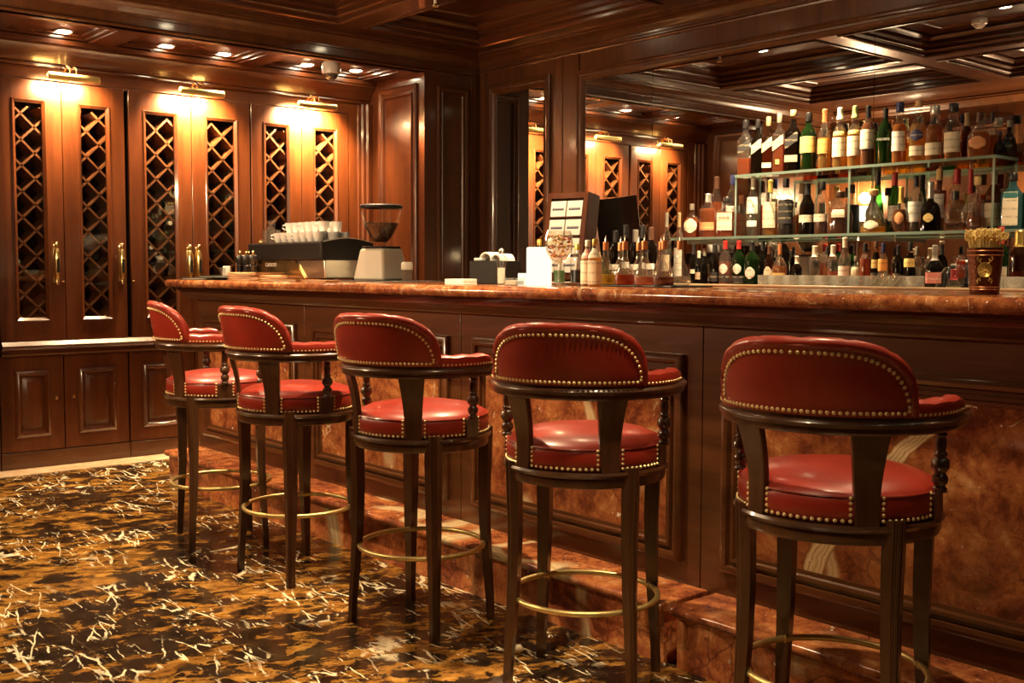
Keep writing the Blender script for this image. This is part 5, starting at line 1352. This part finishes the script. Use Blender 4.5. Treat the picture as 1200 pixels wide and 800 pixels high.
# balloon glass with pot pourri
x, Y, s = pos(655, 2.82)
m = MB(); m.lathe([(0, 0), (.034, 0), (.034, .002), (.008, .006), (.004, .012), (.0035, .075), (.008, .084), (.034, .100), (.049, .128), (.0525, .158), (.049, .188), (.043, .208), (.042, .208), (.048, .188), (.0515, .158), (.048, .128), (.033, .101), (.006, .087)], 28)
o = m.build('balloon_glass', G_CLEAR); o.location = (x, Y, Z); tag(o, 'stemmed balloon glass filled with orange and red potpourri', 'glass')
MP = [plain('petal_orange', (.55, .22, .04), .6), plain('petal_red', (.40, .05, .03), .6), plain('petal_gold', (.60, .40, .12), .6), plain('petal_pale', (.66, .50, .34), .6)]
m = MB(); rnd = random.Random(3)
for k in range(90):
    a = rnd.random() * 2 * PI; zz = .108 + rnd.random() * .085
    rr = (rad_at([(.034, .100), (.049, .128), (.0525, .158), (.049, .188), (.043, .208)], zz) - .008) * math.sqrt(rnd.random())
    c = Vector((rr * math.cos(a), rr * math.sin(a), zz)); M = Matrix.Translation(c) @ Matrix.Rotation(rnd.random() * 6, 4, 'Z') @ Matrix.Rotation(rnd.random() * 3, 4, 'X')
    m.add([(-.009, 0, 0), (0, -.006, .002), (.010, 0, 0), (0, .006, .002), (0, 0, .004)], [(0, 1, 4), (1, 2, 4), (2, 3, 4), (3, 0, 4), (3, 2, 1, 0)], M)
pp = m.build('potpourri', MP[0], o, smooth=0); pp['kind'] = 'stuff'
for q in MP[1:]: pp.data.materials.append(q)
for f in pp.data.polygons: f.material_index = (f.index // 5) % 4
# grey tray with small bottles
x, Y, s = pos(672, 3.12)
m = MB(); m.solid([(.100, 0), (.108, .004), (.112, .012), (.104, .012), (.100, .007)], 32); tr = m.build('round_tray', plain('grey_tray', (.30, .27, .23), .4)); tr.location = (x, Y, Z); tag(tr, 'round grey tray under the bottle of dark syrup', 'tray')
bottle('sauce_bottle', pos(676, 3.10)[0], 3.10, Z + .0075, .160, .0275, 'round', G_CLEAR, 'black', .34, 'gold', .84, (), 'bottle with a yellow cap and dark syrup standing on the round grey tray', None)
bottle('sauce_bottle', pos(655, 3.14)[0], 3.14, Z + .0075, .125, .024, 'round', G_CLEAR, 'green', .42, 'silver', .88, (), 'clear bottle of green syrup behind the stem of the balloon glass', None)
# two milk-type bottles
for px, Y, lab in ((688.5, 3.0, 'carton-like clear bottle with a pale pink label left of its twin'), (697, 2.92, 'clear bottle with a pale label and yellow cap beside the yellow decanter')):
    x, Y, s = pos(px, Y)
    bottle('juice_bottle', x, Y, Z, .178, .026, 'flask' if px < 0 else 'round', G_CLEAR, 'gold', .62, 'white' if px < 695 else 'gold', .86, ((.05, .55, 'cream', 85), (.60, .80, 'pink' if px < 695 else 'cream', 60)), lab, None)
# syrup decanters with pouring spouts on a black tray
x, Y, s = pos(752, 3.10)
m = MB(); m.box((pos(696, 3.10)[0], 3.00, ZT + .0004), (pos(808, 3.10)[0], 3.235, ZT + .006)); o = m.build('bar_tray', M_BLACK, bevel=.003); tag(o, 'flat black tray under the row of syrup decanters', 'tray')
DEC = [(709.5, 3.045, 'yellow', .24, 'pear-shaped decanter of yellow syrup, leftmost on the black tray'), (732, 3.045, 'red', .24, 'decanter of amber-red syrup right of the yellow one'), (755, 3.04, 'pink', .20, 'decanter of pale pink syrup in the middle of the front row'),
       (778, 3.04, 'brown', .18, 'decanter of dark red-brown syrup in the front row'), (796.5, 3.125, 'clear', .18, 'decanter of clear syrup, rightmost on the black tray'),
       (727, 3.16, 'gold', .24, 'decanter with a spout behind and left of the amber-red one'), (748.5, 3.17, 'gold', .2, 'decanter with a spout behind the pale pink one'), (774.5, 3.17, 'brown', .2, 'decanter with a spout behind the dark red-brown one')]
for px, Y, lq, fl, lab in DEC:
    x, Y, s = pos(px, Y)
    o = bottle('syrup_decanter', x, Y, ZT + .0065, .165, .0405, 'carafe', G_CLEAR, lq, fl, 'copper', .80, (), lab, 'syrup decanters', capw=1.0)
    m = MB(); m.tube([(0, 0, .160), (0, 0, .178), (.001, -.003, .187)], [.0045, .003, .0022], 8); m.build('pour_spout', M_STEEL, o)

# framed tea boxes leaning on the back bar
def shadow_box(px0, px1, yt, Y, label, packets, rz, tilt):
    a, c = at(px0, yt, Y=Y), at(px1, yt, Y=Y); wv = (c - a).length; hv = a.z - 1.1555
    t = thing('tea_box', label, 'display box', ((a.x + c.x) / 2, Y, 1.178), rz)
    M = Matrix.Rotation(-tilt, 4, 'X')
    fr = MB(); fr.frame((-wv / 2, 0, 0), (1, 0, 0), (0, 0, 1), (0, -1, 0), wv, hv, [(0, -.13), (0, .0), (.003, .003), (.034 if packets else .012, .003), (.036 if packets else .014, 0), (.036 if packets else .014, -.115)])
    fr.v = [M @ p for p in fr.v]; fr.build('frame', W['Z'] if packets else M_GREYPL, t)
    bk = MB(); bk.box((-wv / 2 + .002, .116, .002), (wv / 2 - .002, .13, hv - .002)); bk.v = [M @ p for p in bk.v]; bk.build('back_panel', M_INTERIOR, t)
    if packets:
        m = MB()
        nz = 4; pitch = (hv - .08) / nz
        for r in range(1, nz): m.box((-wv / 2 + .036, .002, .036 + r * pitch), (wv / 2 - .036, .04, .044 + r * pitch))
        m.v = [M @ p for p in m.v]; m.build('partition', W['X'], t)
        for r in range(nz):
            for k in range(2):
                m = MB(); pw = (wv - .085) / 2
                m.box((-pw / 2, -.004, 0), (pw / 2, .034, pitch - .020)); o = m.build('tea_packet', M_PAPER, bevel=.002)
                lb = MB(); lb.box((-pw * .38, -.0048, pitch * .34), (pw * .38, -.0042, pitch * .46)); lb.build('printed_band', LB['blue'], o)
                loc = Matrix.Rotation(rz, 4, 'Z') @ M @ Vector(((k - .5) * (pw + .010), 0, .0455 + r * pitch))
                o.location = Vector(t.location) + loc; o.rotation_euler = (Matrix.Rotation(rz, 4, 'Z') @ M).to_euler()
                tag(o, 'white tea packet in the %s column, %s row of the wooden display box' % (['left', 'right'][k], ['lowest', 'second lowest', 'second highest', 'top'][r]), 'packet', 'tea packets in the display box')
    return t
shadow_box(637, 677, 229, 4.78, 'wooden display box with white tea packets leaning on the back bar', True, .22, .16)

# copper cup of knotted cocktail picks
x, Y, s = pos(1153.5, 2.90)
Hc = .125
t = thing('copper_tumbler', 'engraved copper tumbler full of knotted bamboo cocktail picks', 'tumbler', (x, Y, Z))
m = MB(); m.lathe([(0, 0), (.036, 0), (.0375, .003), (.038, .012), (.0465, Hc), (.0450, Hc), (.0365, .012), (0, .010)], 32)
def copper_pat():
    mm, nt, out = newmat('engraved_copper'); v = coords(nt, (1, 1, 1))
    w1 = N(nt, 'ShaderNodeTexVoronoi'); setin(w1, Scale=95.0); nt.links.new(v, w1.inputs['Vector'])
    principled(nt, out, ramp(nt, w1.outputs[0], [(.25, (.085, .026, .012)), (.5, (.14, .045, .02))]), .28, .85); return mm
m.build('cup', copper_pat(), t)
m = MB()
for z, r in ((.014, .0386), (.020, .039), (Hc - .008, .0463), (Hc - .020, .0455)):
    m.tube([(r * math.cos(2 * PI * k / 32), r * math.sin(2 * PI * k / 32), z) for k in range(32)], .0012, 6, True)
m.build('engraved_band', CP['copper'], t)
# round scrollwork emblem facing the room
va = math.atan2(-Y, -x)
m = MB()
def onc(u, z):
    r = .038 + (.0465 - .038) * (z - .012) / (Hc - .012) + .0008
    a = va + u / r; return (r * math.cos(a), r * math.sin(a), z)
cz = .066
for R_ in (.017, .0135): m.tube([onc(R_ * math.cos(2 * PI * k / 28), cz + R_ * 1.1 * math.sin(2 * PI * k / 28)) for k in range(28)], .0011, 5, True)
for q in range(6):
    a = q * PI / 3; m.tube([onc(.006 * math.cos(a) + .005 * math.cos(a + 2 * PI * k / 12), cz + .006 * math.sin(a) + .005 * math.sin(a + 2 * PI * k / 12)) for k in range(12)], .0010, 5, True)
for s1 in (-1, 1):
    for s2 in (-1, 1):
        m.tube([onc(s1 * (.008 + .013 * k / 14 + .003 * math.sin(k * .9)), cz + s2 * (.022 + .012 * k / 14 - .005 * math.cos(k * .9))) for k in range(15)], .0011, 5)
m.build('emblem', CP['gold'], t)
def make_pick(label):
    m = MB()
    m.tube([(0, 0, 0), (0, 0, .115)], .0011, 5)
    m.tube([(.0055 * math.cos(2 * PI * k / 12), .002 * math.sin(4 * PI * k / 12), .122 + .0075 * math.sin(2 * PI * k / 12)) for k in range(12)], .0017, 6, True)
    m.tube([(.001 + .0008 * k, .0022, .115 + .0035 * k) for k in range(6)], .0013, 5)
    o = m.build('cocktail_pick', plain('bamboo', (.74, .56, .20), .5)); return tag(o, label, 'cocktail pick', 'knotted cocktail picks')
pk = None; rnd = random.Random(5)
for k in range(64):
    if pk is None: pk = make_pick('yellow knotted bamboo pick in the copper tumbler'); o = pk
    else: o = pk.copy(); COL.objects.link(o)
    a = k * 2.39996; rr = .030 * math.sqrt((k + .5) / 64)
    lean = rr / .030 * .25
    o.location = (x + rr * .45 * math.cos(a), Y + rr * .45 * math.sin(a), Z + .014)
    o.rotation_euler = (Matrix.Rotation(a, 4, 'Z') @ Matrix.Rotation(lean, 4, 'Y') @ Matrix.Rotation(rnd.random() * 6, 4, 'Z')).to_euler()
    o.scale = (1.15, 1.15, 1.12 + .14 * rnd.random())
# clear glasses leaning beside the tumblers
for k, px in enumerate((1013, 1026, 1039)):
    p = at(px, 330, Y=3.47)
    m = MB(); m.lathe([(0, 0), (.020, 0), (.021, .003), (.024, .118), (.0228, .118), (.0195, .012), (0, .012)], 14); o = m.build('highball_glass', G_CLEAR)
    o.location = (p.x, 3.475, 1.1165); o.rotation_euler = (0, .42, 0)
    tag(o, 'clear slim glass leaning to the right among the tumblers, %s of three' % ['leftmost', 'middle', 'rightmost'][k], 'glass', 'tilted slim glasses')
# ------------------------------------------------------------------ world and view
w = bpy.data.worlds.new('room_world'); SC.world = w; w.use_nodes = True
w.node_tree.nodes['Background'].inputs[0].default_value = (1.0, .65, .35, 1); w.node_tree.nodes['Background'].inputs[1].default_value = .02
vs = SC.view_settings; vs.view_transform = 'Standard'; vs.look = 'None'; vs.exposure = 1.15; vs.gamma = 1.0; vs.use_curve_mapping = False
cy = SC.cycles
cy.max_bounces = 10; cy.diffuse_bounces = 5; cy.glossy_bounces = 6; cy.transmission_bounces = 8; cy.transparent_max_bounces = 48
cy.sample_clamp_indirect = 6.0; cy.caustics_reflective = False; cy.caustics_refractive = False; cy.blur_glossy = 0.6
cy.use_denoising = True
try: cy.denoiser = 'OPENIMAGEDENOISE'; cy.denoising_input_passes = 'RGB_ALBEDO_NORMAL'
except Exception: pass
